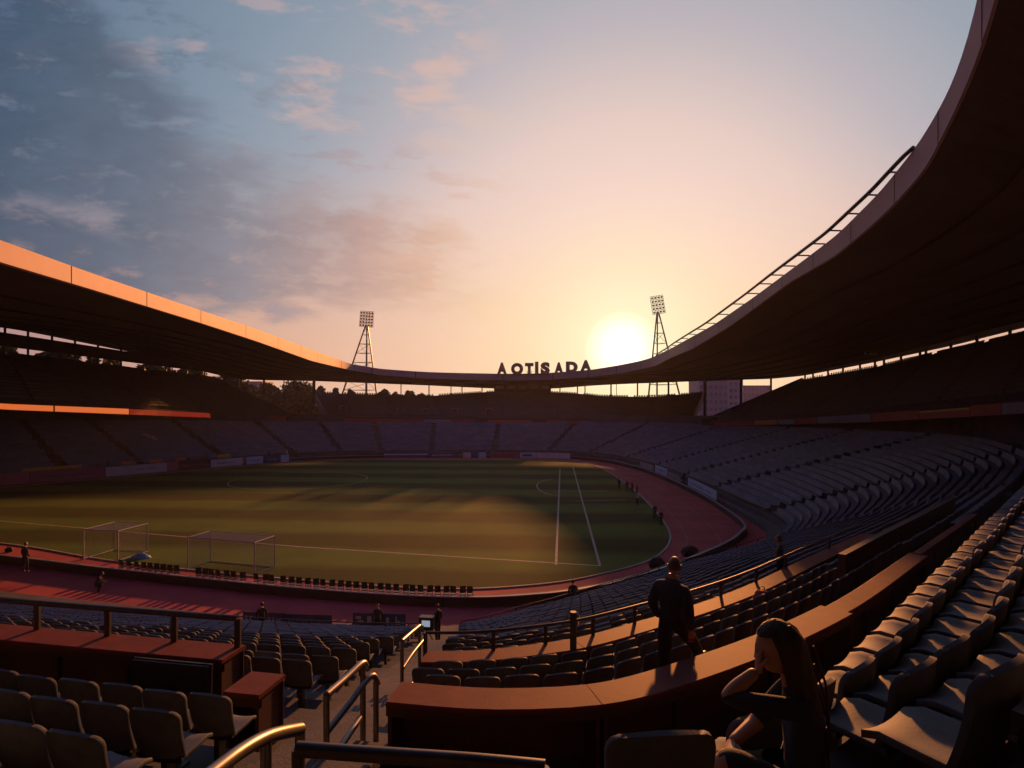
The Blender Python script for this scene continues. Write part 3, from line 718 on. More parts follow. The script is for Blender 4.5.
# roof columns
def column(x, ytop, ybot, D, r=0.14, lab=None, cat='column', grp='slender columns holding the roof'):
    p0 = at(x, ybot, D); p1 = at(x, ytop, D); root = empty('roof_column', (p0.x, p0.y, p0.z - 1.2), label=lab, cat=cat, group=grp)
    h = p1.z - p0.z + 1.6; m_ = MB(); m_.tube([(0, 0, 0), (0, 0, h)], r, 8); m_.build('shaft', M['dark'], root); m_ = MB(); m_.box((0, 0, 0.08), (r * 3.4, r * 3.4, 0.16)); m_.build('base_plate', M['dark'], root)
cols = [(238, 380, 392, 150, .30, 'thick roof column left of the hazy tower in the left gap'), (264, 380, 400, 152, .30, 'roof column in front of the trees, middle of the left gap'), (284, 380, 405, 156, .14, 'thin roof column beside the big tree in the left gap'),
        (401, 384, 396, 161, .13, 'thin far column right of the left floodlight tower'), (429, 385, 396, 161, .15, 'far column where the slot over the far stand narrows on the left'), (451, 386, 394.5, 161, .12, 'short far column left of a second short one, left of the roof letters'), (462, 386.5, 394, 161, .14, 'short far column second from the dark centre block on its left'), (482, 387, 393, 161, .14, 'short far column next to the dark centre block on its left'),
        (560, 388, 393, 161, .14, 'short far column next to the dark centre block on its right'), (577.5, 387, 394, 161, .16, 'short far column under the last roof letter'), (585, 386, 394.5, 161, .14, 'short far column under the sun side of the roof letters'), (611, 384, 396, 161, .2, 'far column just below the sun'), (616.5, 384, 396.5, 161, .08, 'thin far post just right of the column below the sun'), (637.5, 383, 397, 161, .2, 'far column between the sun and the right floodlight tower'), (668.5, 382, 396, 161, .26, 'far column right of the right floodlight tower legs'),
        (741, 380, 402, 128, .26, 'roof column over the raked end of the right upper stand, in front of the pale building'), (771, 379, 392, 128, .22, 'short roof column at the top of the raked end of the right upper stand')]
for x, a, b_, D, r, lb in cols: column(x, a - 1, b_, D, r, lb)
for x, lb, r in ((314, 'dark roof column at the left end of the far upper stand', .36), (705, 'dark roof column at the right end of the far upper stand', .40)): column(x, 379.5, 413 if x > 600 else 400, 146, r, lb)
# mullions of the slot behind the right and left upper stands
def slot_posts(poly, xs, ytop, ybot, label, glass=None):
    root = empty('window_wall', label=label, cat='window'); 
    for x in xs:
        X, Y = plan_hit(poly, x); z0 = EYE - (interp(ybot, x) - HOR) / FPX * Y - 0.4; z1 = EYE - (interp(ytop, x) - HOR) / FPX * Y + 0.5
        m_ = MB(); m_.box((X, Y, (z0 + z1) / 2), (0.28, 0.28, z1 - z0)); m_.build('mullion', M['dark'], root)
    return root
slot_posts([(66.3, 160), (66.3, 40)], [805, 813, 828, 843, 860, 875, 884, 901, 920, 926, 951, 977, 1010], [(790, 376), (876, 361), (951, 344), (1017, 327)], [(802, 380), (876, 367), (951, 350), (1017, 335)], 'long narrow window slot with mullions behind the right upper stand')
lw = slot_posts([(p[0] - 0.2, p[1] + 0.2) for p in BLb], [-20, 5, 28, 52, 75, 98, 121, 144, 166, 187, 205], [(-40, 320), (0, 326), (164, 357), (211, 372)], [(-40, 348), (0, 353), (100, 365), (213, 378)], 'dim window slot crossed by a dark beam behind the left upper stand')
m_ = MB(); ra = []; rb = []
for x in lin_(-30, 208, 12):
    X, Y = plan_hit(BLb, x); ra.append(Vector((X - .1, Y + .1, EYE - (lerp(345, 372, (x + 5) / 213) - HOR) / FPX * Y))); rb.append(Vector((X - .1, Y + .1, EYE - (lerp(331, 364, (x + 5) / 213) - HOR) / FPX * Y)))
m_.grid([ra, rb, [p + Vector((-.3, .3, 0)) for p in rb], [p + Vector((-.3, .3, 0)) for p in ra], ra]); m_.build('beam', M['dark'], lw)
# dark closed box between far stand and roof, under the letters
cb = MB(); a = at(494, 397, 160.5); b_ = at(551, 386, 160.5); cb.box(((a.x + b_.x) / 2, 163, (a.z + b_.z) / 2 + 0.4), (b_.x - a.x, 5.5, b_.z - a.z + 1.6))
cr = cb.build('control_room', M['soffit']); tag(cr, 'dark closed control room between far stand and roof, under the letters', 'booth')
for j in range(5):
    w_ = MB(); w_.box((lerp(a.x, b_.x, (j + 0.5) / 5), 160.2, a.z + 2.6), (2.2, 0.08, 0.8)); w_.build('window', M['glass'], cr)

# ------------------------------------------------------------------ roof letters
sg = empty('roof_sign', (at(543, 374, 147).x, 147, 0), label='big bronze capital letters standing on the far roof edge', cat='sign')
LET = [('A', 497, 507, 362.6, 374.2), ('O', 511, 523.2, 363, 374.4), ('T', 525, 533.5, 363, 374.2), ('I', 535, 538.4, 361.8, 373.8), ('S', 540.6, 549.8, 362.2, 373.8), ('A', 554.4, 563.2, 362.4, 373.2), ('D', 566, 577.6, 361.6, 372.4), ('A', 580.4, 591.2, 360.2, 370.8)]
for ch, x0, x1, y0, y1 in LET:
    cu = bpy.data.curves.new('letter_curve', 'FONT'); cu.body = ch; cu.extrude = 0.12; cu.offset = 0.072; cu.bevel_depth = 0.0; cu.resolution_u = 4
    tmp = bpy.data.objects.new('letter_tmp', cu); COL.objects.link(tmp); bpy.context.view_layer.update()
    me = bpy.data.meshes.new_from_object(tmp.evaluated_get(bpy.context.evaluated_depsgraph_get())); bpy.data.objects.remove(tmp); bpy.data.curves.remove(cu)
    xs = [v_.co.x for v_ in me.vertices]; ys = [v_.co.y for v_ in me.vertices]; D = 147.6
    A0 = at(x0, y1 + 0.5, D); A1 = at(x1, y0, D)
    for v_ in me.vertices:
        c = v_.co.copy(); u = (c.x - min(xs)) / (max(xs) - min(xs)); w = (c.y - min(ys)) / (max(ys) - min(ys))
        v_.co = Vector((lerp(A0.x, A1.x, u) - sg.location.x, D - 147 - c.z * 4, lerp(A0.z, A1.z, w)))
    me.materials.clear(); me.materials.append(M['sign_letter']); me.update()
    o = bpy.data.objects.new('letter', me); COL.objects.link(o); o.parent = sg
br_ = MB()
for ch, x0, x1, y0, y1 in LET:
    for xx in (x0 + (x1 - x0) * .25, x0 + (x1 - x0) * .75):
        q0 = at(xx, y1 - 3.5, 148.0); q1 = at(xx, y1 + .6, 149.6); br_.tube([(q0.x - sg.location.x, 1.0, q0.z), (q1.x - sg.location.x, 2.6, q1.z)], .06, 4)
br_o = br_.build('braces', M['dark'], sg)
bb = MB(); p0, p1 = at(496, 374.6, 147.6), at(592, 371.4, 147.6); bb.tube([(p0.x - sg.location.x, 0.7, p0.z), (0, .7, at(545, 374.4, 147.6).z), (p1.x - sg.location.x, 0.7, p1.z)], 0.1, 5); bb.build('base_beam', M['dark'], sg)

# ------------------------------------------------------------------ floodlight towers
def tower(xc, ytop, yhead, xl, xr, ybase_legs, D, lab, tilt, cols_, rows_, hw):
    z_head = at(0, yhead, D).z; X = (xc - 512) / FPX * D; root = empty('floodlight_tower', (X, D, 0), label=lab, cat='floodlight')
    yb = ybase_legs; zl = at(0, yb, D).z; spread_l = (xl - xc) / FPX * D; spread_r = (xr - xc) / FPX * D
    # extrapolate the legs down to the ground
    k = z_head / (z_head - zl)
    legs = [Vector((spread_l * k, -1.5 * k, 0)), Vector((spread_r * k, -1.5 * k, 0)), Vector(((spread_l + spread_r) * 0.5 * k * 0.9, 2.6 * k, 0))]
    topz = z_head + 0.4
    for g_ in legs:
        m_ = MB(); m_.tube([g_, Vector((g_.x * 0.04, g_.y * 0.04, topz))], [0.30, 0.20], 6); m_.build('leg', M['steel'], root)
    m_ = MB()
    for q in range(1, 12):
        t_ = 1 - (1 - q / 12) ** 1.0; t2 = (q + 1) / 12
        P = [g_.lerp(Vector((g_.x * 0.04, g_.y * 0.04, topz)), t_) for g_ in legs]; P2 = [g_.lerp(Vector((g_.x * 0.04, g_.y * 0.04, topz)), min(t2, 1)) for g_ in legs]
        for i in range(3):
            m_.tube([P[i], P[(i + 1) % 3]], 0.07, 4); 
            if q % 2: m_.tube([P[i], P2[(i + 1) % 3]], 0.06, 4)
    m_.tube([(0, 0, 0), (0, 0, topz)], 0.13, 5); m_.build('lattice', M['steel'], root)
    zt_ = at(0, ytop, D).z; H = zt_ - z_head; Mx = Matrix.Translation((0, -0.3, z_head + H / 2)) @ Matrix.Rotation(tilt, 4, 'Y')
    fr_ = MB(); 
    for i in range(cols_ + 1): fr_.box((-hw / 2 + hw * i / cols_, 0, 0), (0.10, 0.12, H), mtx=Mx)
    for j in range(rows_ + 1): fr_.box((0, 0, -H / 2 + H * j / rows_), (hw, 0.14, 0.12), mtx=Mx)
    hd = fr_.build('lamp_frame', M['steel'], root)
    for j in range(rows_):
        for i in range(cols_):
            lm = MB(); c = (-hw / 2 + hw * (i + .5) / cols_, -0.15, -H / 2 + H * (j + .5) / rows_); lm.tube([Mx @ Vector((c[0], 0.2, c[2])), Mx @ Vector((c[0], -0.05, c[2])), Mx @ Vector((c[0], -0.25, c[2] - 0.05))], [0.12, 0.30, 0.34], 8)
            lm.build('lamp', M['lamp'], hd)
tower(367, 311.5, 327, 354.5, 373.5, 366, 182, 'left floodlight tower with a square lamp head, behind the roof', R_(4), 5, 5, 4.2)
tower(657.5, 296, 314, 652, 667, 355, 182, 'floodlight tower right of the sun with a tilted lamp head', R_(-9), 4, 5, 3.9)

# ------------------------------------------------------------------ buildings and trees outside
def building(x0, x1, ytop, D, m, lab, floors, depth=14, bays=6, rot=0.0):
    a = at(x0, ytop, D); b_ = at(x1, ytop, D); W_ = b_.x - a.x; H = a.z; root = empty('apartment_block', ((a.x + b_.x) / 2, D + depth / 2, -0.2), rot, label=lab, cat='building')
    m_ = MB(); m_.box((0, 0, H / 2), (W_, depth, H)); m_.build('wall', M[m], root)
    m_ = MB(); m_.box((0, 0, H + 0.25), (W_ + .5, depth + .5, 0.5)); m_.build('roof', M['deck'], root)
    for j in range(floors):
        z = H * (j + 0.55) / floors; 
        for i in range(bays):
            w_ = MB(); w_.box((-W_ / 2 + W_ * (i + .5) / bays, -depth / 2 - 0.02, z), (W_ / bays * 0.62, 0.10, H / floors * 0.5)); w_.build('window', M['glass'], root)
        s_ = MB(); s_.box((0, -depth / 2 - 0.25, z - H / floors * 0.36), (W_ * 0.96, 0.5, 0.18)); s_.build('balcony_slab', M[m], root)
building(699, 728, 376, 240, 'facade', 'wide terracotta apartment block in the right gap behind the stands', 7)
building(728.5, 743, 374, 248, 'facade2', 'narrow cream tower beside the terracotta block in the right gap', 8, bays=3)
building(743.5, 770, 386, 300, 'facade3', 'lower grey block right of the cream tower in the right gap', 6, bays=7)
building(241, 262, 382, 300, 'facade', 'pale block seen through the left gap beside the column', 6, bays=5)

def tree(X, Y, h, r, seed, lab, grp='trees beyond the left gap and the far stand', nleaf=2600, cz=0.60):
    rnd = random.Random(seed); root = empty('tree', (X, Y, -0.2), label=lab, cat='tree', group=grp)
    tk = MB(); th = h * 0.45; tk.tube([(0, 0, 0), (0.1, 0, th * .5), (0, .1, th), (rnd.uniform(-.3, .3), 0, h * .8)], [h * .03, h * .024, h * .018, h * .006], 7)
    for q in range(7):
        a = rnd.uniform(0, 6.28); z0 = th * rnd.uniform(.6, 1.3); l_ = r * rnd.uniform(.5, .8); tk.tube([(0, 0, z0), (l_ * .5 * math.cos(a), l_ * .5 * math.sin(a), z0 + l_ * .4), (l_ * math.cos(a), l_ * math.sin(a), z0 + l_ * .9)], [h * .012, h * .008, h * .003], 5)
    tk.build('trunk', M['bark'], root)
    cr_ = MB(); clumps = []
    for q in range(44):
        a = rnd.uniform(0, 6.28); zz = rnd.uniform(-1, 1); rad = math.sqrt(max(0, 1 - zz * zz)) * rnd.uniform(.35, .92)
        clumps.append((rad * r * math.cos(a), rad * r * math.sin(a), h * cz + zz * h * (1 - cz) * .86, r * rnd.uniform(.22, .42)))
    for q in range(nleaf):
        cx, cy, cz_, cr0 = clumps[rnd.randrange(len(clumps))]
        d = Vector((rnd.gauss(0, 1), rnd.gauss(0, 1), rnd.gauss(0, 1))).normalized() * cr0 * rnd.uniform(.55, 1.08)
        p = Vector((cx, cy, cz_)) + d * Vector((1, 1, .8)).length / 1.6; sz = rnd.uniform(.22, .46) * (h / 14)
        u = Vector((rnd.gauss(0, 1), rnd.gauss(0, 1), rnd.gauss(0, .6))).normalized(); v2 = u.cross(Vector((rnd.gauss(0, 1), rnd.gauss(0, 1), rnd.gauss(0, 1)))).normalized()
        cr_.quad(p - u * sz - v2 * sz * .6, p + u * sz - v2 * sz * .6, p + u * sz * .8 + v2 * sz * .7, p - u * sz * .8 + v2 * sz * .7)
    cr_.build('crown', M['leaf'], root)
    return root
TREES = [(299, 384, 190, 7.6, 'biggest round tree in the left gap, beside the far upper stand'), (268, 383, 196, 4.4, 'slim tree behind the middle column in the left gap'), (250, 390, 200, 6.5, 'low tree at the foot of the pale block in the left gap'), (281, 396, 192, 5.5, 'low dark tree between the slim and the biggest one in the left gap'),
         (320, 384.5, 205, 3.4, 'treetop above the left end of the far upper stand'), (336, 386.5, 205, 2.8, 'small treetop left of the left floodlight tower'), (349, 386, 205, 3.2, 'treetop touching the left legs of the left floodlight tower'), (383, 387.5, 205, 3.6, 'treetop right of the left floodlight tower'),
         (396, 390, 205, 2.6, 'tiny treetop by the thin far column'), (410, 389.5, 205, 3.6, 'treetop right of the thin far column'), (421, 391, 205, 2.4, 'smallest treetop at the right end of the row over the far stand')]
for i, (x, y, D, r, lb) in enumerate(TREES):
    p = at(x, y + (1.2 if i > 3 else 0), D); tree(p.x, D, p.z + 0.2, r * (.8 if i > 3 else 1), 100 + i, lb, nleaf=9000 if i < 4 else 4200)
for i in range(7):
    X = -112 + 6.0 * i - (i % 2) * 2; Y = 118 + 7.6 * i; tree(X, Y, 24 - i * 0.9, 6.0, 300 + i, 'dark tree behind the left upper stand, seen only through its window slot', grp='trees behind the left upper stand', nleaf=4500)

# ------------------------------------------------------------------ counters
def s_for_x(v, x, lo, hi):
    """sample between lo..hi where row v is seen at picture column x (x grows with s)"""
    for _ in range(50):
        m_ = (lo + hi) / 2; p = bowl(m_, v)
        if 512 + FPX * p.x / max(p.y, 0.5) < x: lo = m_
        else: hi = m_
    return (lo + hi) / 2
def row_line(s0, s1, v, step=0.35):
    n = max(2, int((bowl(s0, v).xy - bowl(s1, v).xy).length / step)); S = [lerp(s0, s1, k / n) for k in range(n + 1)]; out = []
    for s in S:
        p = bowl(s, v); tg = row_frame(s, v); nr = Vector((tg.y, -tg.x, 0))          # outwards (away from pitch)
        out.append((p, tg, nr))
    return out
def counter(s0, s1, v, h, depth, label, zb=None, supports=1.9):
    L_ = row_line(s0, s1, v); z0 = tread_z(s0, v) if zb is None else zb
    root = empty('press_counter', (L_[0][0].x, L_[0][0].y, z0), label=label, cat='counter'); o0 = Vector(root.location)
    def P(i, off, z): p, tg, nr = L_[i]; q = p + nr * off; return Vector((q.x, q.y, z0 + z)) - o0
    n = len(L_)
    t_ = MB()
    prof_ = [(0.0, h - 0.05), (0.0, h - 0.008), (0.012, h), (depth - 0.012, h), (depth, h - 0.008), (depth, h - 0.05)]
    t_.grid([[P(i, o, z) for i in range(n)] for o, z in prof_ + [prof_[0]]])
    t_.poly([P(0, o, z) for o, z in prof_]); t_.poly([P(n - 1, o, z) for o, z in reversed(prof_)])
    t_.build('counter_top', M['counter_top'], root)
    t_ = MB(); 
    pf = [(depth - 0.05, h - 0.16), (depth - 0.015, h - 0.16), (depth - 0.015, h - 0.052), (depth - 0.05, h - 0.052)]
    t_.grid([[P(i, o, z) for i in range(n)] for o, z in pf + [pf[0]]]); t_.build('front_edge', M['counter_side'], root)
    t_ = MB(); pf = [(0.06, 0.0), (0.10, 0.0), (0.10, h - 0.052), (0.06, h - 0.052)]
    t_.grid([[P(i, o, z) for i in range(n)] for o, z in pf + [pf[0]]]); t_.build('back_panel', M['counter_side'], root)
    for e in (0, n - 1):
        t_ = MB(); sg_ = 1 if e == 0 else -1; p, tg, nr = L_[e]; a = math.atan2(tg.y, tg.x)
        c = p + nr * (depth / 2) + tg * 0.04 * sg_ - o0; t_.box((c.x, c.y, (h - 0.055) / 2), (0.045, depth - 0.04, h - 0.055), a); t_.build('end_panel', M['counter_side'], root)
    step = int(supports / 0.35)
    for i in range(step, n - step // 2, step):
        t_ = MB(); p, tg, nr = L_[i]; c = p + nr * (depth / 2) - o0; t_.box((c.x, c.y, (h - 0.055) / 2), (0.05, 0.07, h - 0.055), math.atan2(tg.y, tg.x)); t_.build('leg', M['dark'], root)
    return root
def aisle_edges(v): 
    s = aisle_s(v); a = (bowl(s + 0.5, v).xy - bowl(s - 0.5, v).xy).length
    return s - AISLE_HALF / a, s + AISLE_HALF / a
sL, sR = aisle_edges(22)
CT_H = 0.775
s585 = s_for_x(22, 586, s_of(3), s_of(6)); s822 = s_for_x(22, 820, s_of(4), s_of(8))
VL = 21.2
sE = s_for_x(VL, 246, s_of(1), s_of(3.4)); sE2 = s_for_x(22, 252, s_of(1), s_of(3.4))
counter(s_of(0.6), sE, VL, CT_H, 0.50, 'long red topped counter at left with a rail along it', zb=6.9)
counter(sE2, sL - 0.1, 22, CT_H - .04, 0.55, 'short red topped end counter beside the stairs, left of the handrails')
counter(sR + 0.6, s585 - 0.02, 22, CT_H, 0.50, 'straight red topped counter at bottom centre, just right of the stairs')
counter(s585 + 0.02, s822, 22, CT_H, 0.50, 'red topped counter the walking man stands behind, curving up to the right')
sB = s_for_x(22, 968, s_of(7), s_of(9.6)); sC = s_for_x(17, 862, s_of(6), s_of(9)); sW = s_for_x(20.2, 950, s_of(7), s_of(9.4))
sB1 = s_for_x(22, 874, s_of(7), s_of(9.6))
counter(sB1 + .05, sB, 22.1, CT_H - 0.04, 0.17, 'thin red barrier receding at right beyond the short counter end')
counter(s822 + 0.12, sB1, 22, CT_H - 0.06, 0.36, 'short red counter beyond a step at the right end of the curved one')
l2, r2 = aisle_edges(17)
s571 = s_for_x(17, 571, s_of(3), s_of(6))
counter(r2 + 0.1, s571 - .02, 17, 0.74, 0.50, 'short lower counter right of the stairs, its top lit orange')
counter(s571 + .02, sC, 17, 0.74, 0.50, 'long lower counter with posts, curving round below the walking man')
# ledge the man walks on, just beyond the counter
lg = MB(); A_ = row_line(sR + 0.6, s822 + 2, 21.0); B_ = row_line(sR + 0.6, s822 + 2, 21.97)
m_n = min(len(A_), len(B_)); A_ = [A_[int(i * (len(A_) - 1) / (m_n - 1))][0] for i in range(m_n)]; B_ = [B_[int(i * (len(B_) - 1) / (m_n - 1))][0] for i in range(m_n)]
LEDGE = 6.99
lg.grid([[Vector((p.x, p.y, 6.4)) for p in A_], [Vector((p.x, p.y, LEDGE)) for p in A_], [Vector((p.x, p.y, LEDGE)) for p in B_], [Vector((p.x, p.y, 6.6)) for p in B_]])
tag(lg.build('concrete_ledge', M['concrete']), 'concrete walkway ledge just beyond the curved upper counter', 'ledge')
# low red wall beyond the far counter
L_ = row_line(s_for_x(20.2, 838, s_of(5), s_of(8)), sW, 20.2); w_ = MB()
pf = [(0, 0), (0, 1.15), (0.16, 1.15), (0.16, 0)]
w_.grid([[Vector((p.x + nr.x * o, p.y + nr.y * o, tread_z(s_of(6), 20) + z)) for p, tg, nr in L_] for o, z in pf]); w_.poly([Vector((L_[0][0].x + L_[0][2].x * o, L_[0][0].y + L_[0][2].y * o, tread_z(s_of(6), 20) + z)) for o, z in pf])
tag(w_.build('low_wall', M['counter_side']), 'dark red low wall running beside the distant right counter', 'wall')

# ------------------------------------------------------------------ railings
def floor_z(x, y):
    """height of the stand under a plan point in front of the camera (main aisle)"""
    lo, hi = 0.0, 33.0
    for _ in range(40):
        m_ = (lo + hi) / 2
        if bowl(aisle_s(m_), m_).y > y: lo = m_
        else: hi = m_
    return tread_z(aisle_s(lo), lo)
def rail_on_line(L_, base_z, h, r, every, label, mids=(), pr=None, mat_='railpaint', cat='railing'):
    p0 = L_[0][0]; root = empty('railing', (p0.x, p0.y, base_z), label=label, cat=cat); o0 = Vector(root.location)
    t_ = MB(); t_.tube([Vector((p.x, p.y, base_z + h)) - o0 for p, a, b_ in L_], r, 8); t_.build('top_rail', M[mat_], root, smooth=True)
    for mz in mids:
        t_ = MB(); t_.tube([Vector((p.x, p.y, base_z + mz)) - o0 for p, a, b_ in L_], r * 0.7, 6); t_.build('mid_rail', M[mat_], root, smooth=True)
    n = len(L_); st = max(1, int(every / 0.35))
    for i in range(0, n, st):
        t_ = MB(); p = L_[i][0] - o0; t_.tube([(p.x, p.y, 0), (p.x, p.y, h)], pr or r, 6); t_.build('post', M[mat_], root)
    return root
def shifted(L_, off): return [(p + nr * off, tg, nr) for p, tg, nr in L_]
zc = tread_z(s_of(3), 22) + CT_H
rail_on_line(list(reversed(shifted(row_line(s_of(0.6), sE - 0.1, VL), 0.08))), zc, 0.38, 0.042, 1.75, 'dark rail on short posts along the left red counter', pr=0.045)
zc2 = tread_z(s_of(5), 17) + 0.74
rail_on_line(shifted(row_line(r2 + 0.1, sC - .2, 17), 0.06), zc2, 0.36, 0.03, 1.9, 'dark rail on posts along the long lower counter', pr=0.04)
tp = empty('signal_post', tuple(bowl(s571, 18.2)), label='tall dark post standing at the joint of the lower counter', cat='post')
t_ = MB(); t_.tube([(0, 0, 0), (0, 0, 1.35)], 0.06, 8); t_.build('shaft', M['dark'], tp); t_ = MB(); t_.box((0, 0, 0.01), (0.2, 0.2, 0.02)); t_.build('base_plate', M['dark'], tp)
# front railing along the foot of the stand
l0, r0 = aisle_edges(0.2)
fz = 0.5
rail_on_line(shifted(row_line(s_of(0.3), l0 - 0.6, 0), -0.5), fz, 1.05, 0.03, 1.9, 'dark three bar railing along the foot of the left seats', mids=(0.4, 0.72))
rail_on_line(shifted(row_line(r0 + 0.6, s_of(8.3), 0), -0.5), fz, 1.05, 0.03, 1.9, 'dark three bar railing along the foot of the centre seats', mids=(0.4, 0.72))
# stair handrails of the main aisle
def handrail(label, rails, posts, r=0.038, m_='steel'):
    x, y, D = rails[0][0]; c = at(x, y, D); root = empty('handrail', (c.x, c.y, floor_z(c.x, c.y)), label=label, cat='handrail'); o0 = Vector(root.location)
    for k_, R__ in enumerate(rails):
        t_ = MB(); P = [at(*q) - o0 for q in R__]
        if len(P) > 2: P = [Vector(p) for p in cat_rom([tuple(p) for p in P], 5, False)]
        t_.tube(P, r if k_ == 0 else r * 0.85, 10); t_.build('rail', M[m_], root, smooth=True)
    for x, y, D in posts:
        p = at(x, y, D); zf = floor_z(p.x, p.y) - 0.02; t_ = MB(); t_.tube([Vector((p.x, p.y, zf)) - o0, p - o0], r * 0.85, 8); t_.build('post', M[m_], root, smooth=True)
        t_ = MB(); q = Vector((p.x, p.y, zf + 0.03)) - o0; t_.box(q, (0.13, 0.13, 0.02)); t_.build('foot_plate', M[m_], root)
    return root
handrail('twin steel handrail down the stairs beside the lower counter, glowing orange', [[(402, 641, 10.6), (411, 633, 11.2), (419.5, 626, 11.8)], [(403, 668, 10.6), (413, 653, 11.2), (424.5, 639, 12.0)], [(408, 690, 10.7), (424, 664, 12.0)]], [(402, 641, 10.6), (419.5, 626, 11.8), (424.5, 639, 12.0)])
handrail('steel handrail with glowing bars at the left end of the centre counter', [[(326.5, 695, 6.5), (345, 679, 6.9), (362, 663.5, 7.3), (366, 667, 7.4)], [(326.5, 733, 6.5), (350, 703, 6.9), (371, 676, 7.3), (378, 684, 7.4)], [(339, 750, 6.6), (360, 718, 7.2)]], [(326.5, 695, 6.5), (363, 664.5, 7.3), (376, 681, 7.4)], r=0.042)
handrail('nearest bent steel handrail at the bottom left of the stairs', [[(196, 786, 3.2), (240, 752, 3.6), (270, 736, 3.95), (300, 729, 4.4)]], [(300, 729, 4.4), (266, 738, 3.9)], r=0.045)
handrail('thick grey rail crossing the bottom edge of the picture', [[(297, 749, 3.9), (380, 755, 3.85), (470, 761, 3.8), (545, 768, 3.75)]], [(298, 749, 3.9), (543, 768, 3.75)], r=0.05, m_='railpaint')

# aisle steps : paler nosings on the main stair
stp = empty('stair', (0, 0, 0), label='concrete stairs descending between the two blocks of seats', cat='stairs')
sbm = MB()
for v in range(0, 31):
    for hstep in (0, 0.5):
        s = aisle_s(v + hstep); p = bowl(s, v + hstep); z = tread_z(s, v) + (0.15 if hstep else 0.0); tg = row_frame(s, v); a = math.atan2(tg.y, tg.x)
        nr = Vector((tg.y, -tg.x, 0)); d_ = (bowl(s, v + 1).xy - bowl(s, v).xy).length * 0.5
        c = p + nr * (d_ / 2 + 0.0); sbm.box((c.x, c.y, z + 0.006 - 0.1), (AISLE_HALF * 2 - 0.06, d_ + 0.02, 0.2 + 0.012), a)
sbm.build('steps', M['concrete'], stp)

# ------------------------------------------------------------------ the nearest seats, one by one; the rest as a mass
bpy.context.view_layer.update()
dg = bpy.context.evaluated_depsgraph_get()
cand = sorted([c for c in SEAT_LIST if c[0] > 6], key=lambda c: -c[0])
chosen = []; rest_vis = []
ORG = Vector((0, 0, EYE))
for c in cand:
    if len(chosen) >= 298: break
    tgt = c[1] + Vector((0, 0, 0.82)); d = tgt - ORG; L0 = d.length
    hit, loc, nrm, ix, ob, mx = scene.ray_cast(dg, ORG, d.normalized(), distance=L0 - 0.25)
    if not hit: chosen.append(c)
chs = set(id(c) for c in chosen)
def ordn(n):
    w = ['', 'first', 'second', 'third', 'fourth', 'fifth', 'sixth', 'seventh', 'eighth', 'ninth', 'tenth', 'eleventh', 'twelfth']
    if n < len(w): return w[n]
    return '%d%s' % (n, 'th' if 10 <= n % 100 <= 20 else {1: 'st', 2: 'nd', 3: 'rd'}.get(n % 10, 'th'))
rowsd = {}
for c in SEAT_LIST:
    v = c[3]; side = 'right' if v >= 40 or c[4] >= aisle_s(v) else 'left'; rowsd.setdefault((v, side), []).append(c)
first = True
seat_n = 0
for (v, side), lst in rowsd.items():
    lst.sort(key=lambda c: -c[4] if side == 'left' else c[4])
    for k_, c in enumerate(lst):
        if id(c) not in chs: continue
        q, a = c[1], c[2]
        r = PROTO.copy(); COL.objects.link(r); r.location = q; r.rotation_euler = (random.uniform(-.02, .02), 0, a + random.uniform(-0.025, 0.025)); tip = False
        for o_ in SEATMESH:
            cc = o_.copy(); COL.objects.link(cc); cc.parent = r
            if o_ is o_p and tip:
                hng = Vector((0, -.15, .44)); cc.rotation_euler = (R_(66), 0, 0); cc.location = hng - Matrix.Rotation(R_(66), 3, 'X') @ hng
        blk = 'left block' if side == 'left' else 'right block'
        if v >= 40: where = '%s row of the raised block' % ordn(v - 39)
        elif v > 22: where = '%s row behind the upper counter' % ordn(v - 22)
        elif v > 17: where = '%s row below the upper counter' % ordn(22 - v)
        else: where = '%s row below the upper counter' % ordn(22 - v)
        r['label'] = 'grey seat, %s from the stairs, %s, %s' % (ordn(k_ + 1), where, blk) if v < 40 else 'grey seat, %s from the left in the %s row, raised block at bottom right' % (ordn(k_ + 1), ordn(v - 39))
        r['category'] = 'seat'; r['group'] = 'grey seats of the near stand'; seat_n += 1
for o_ in list(SEATMESH) + [PROTO]: bpy.data.objects.remove(o_)
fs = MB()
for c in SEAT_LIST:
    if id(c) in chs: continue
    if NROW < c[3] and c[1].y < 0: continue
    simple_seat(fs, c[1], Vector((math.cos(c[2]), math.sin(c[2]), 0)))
tag(fs.build('distant_seats', M['seat_far']), 'rows of grey seats covering the rest of the lower bowl', 'seats', kind='stuff')

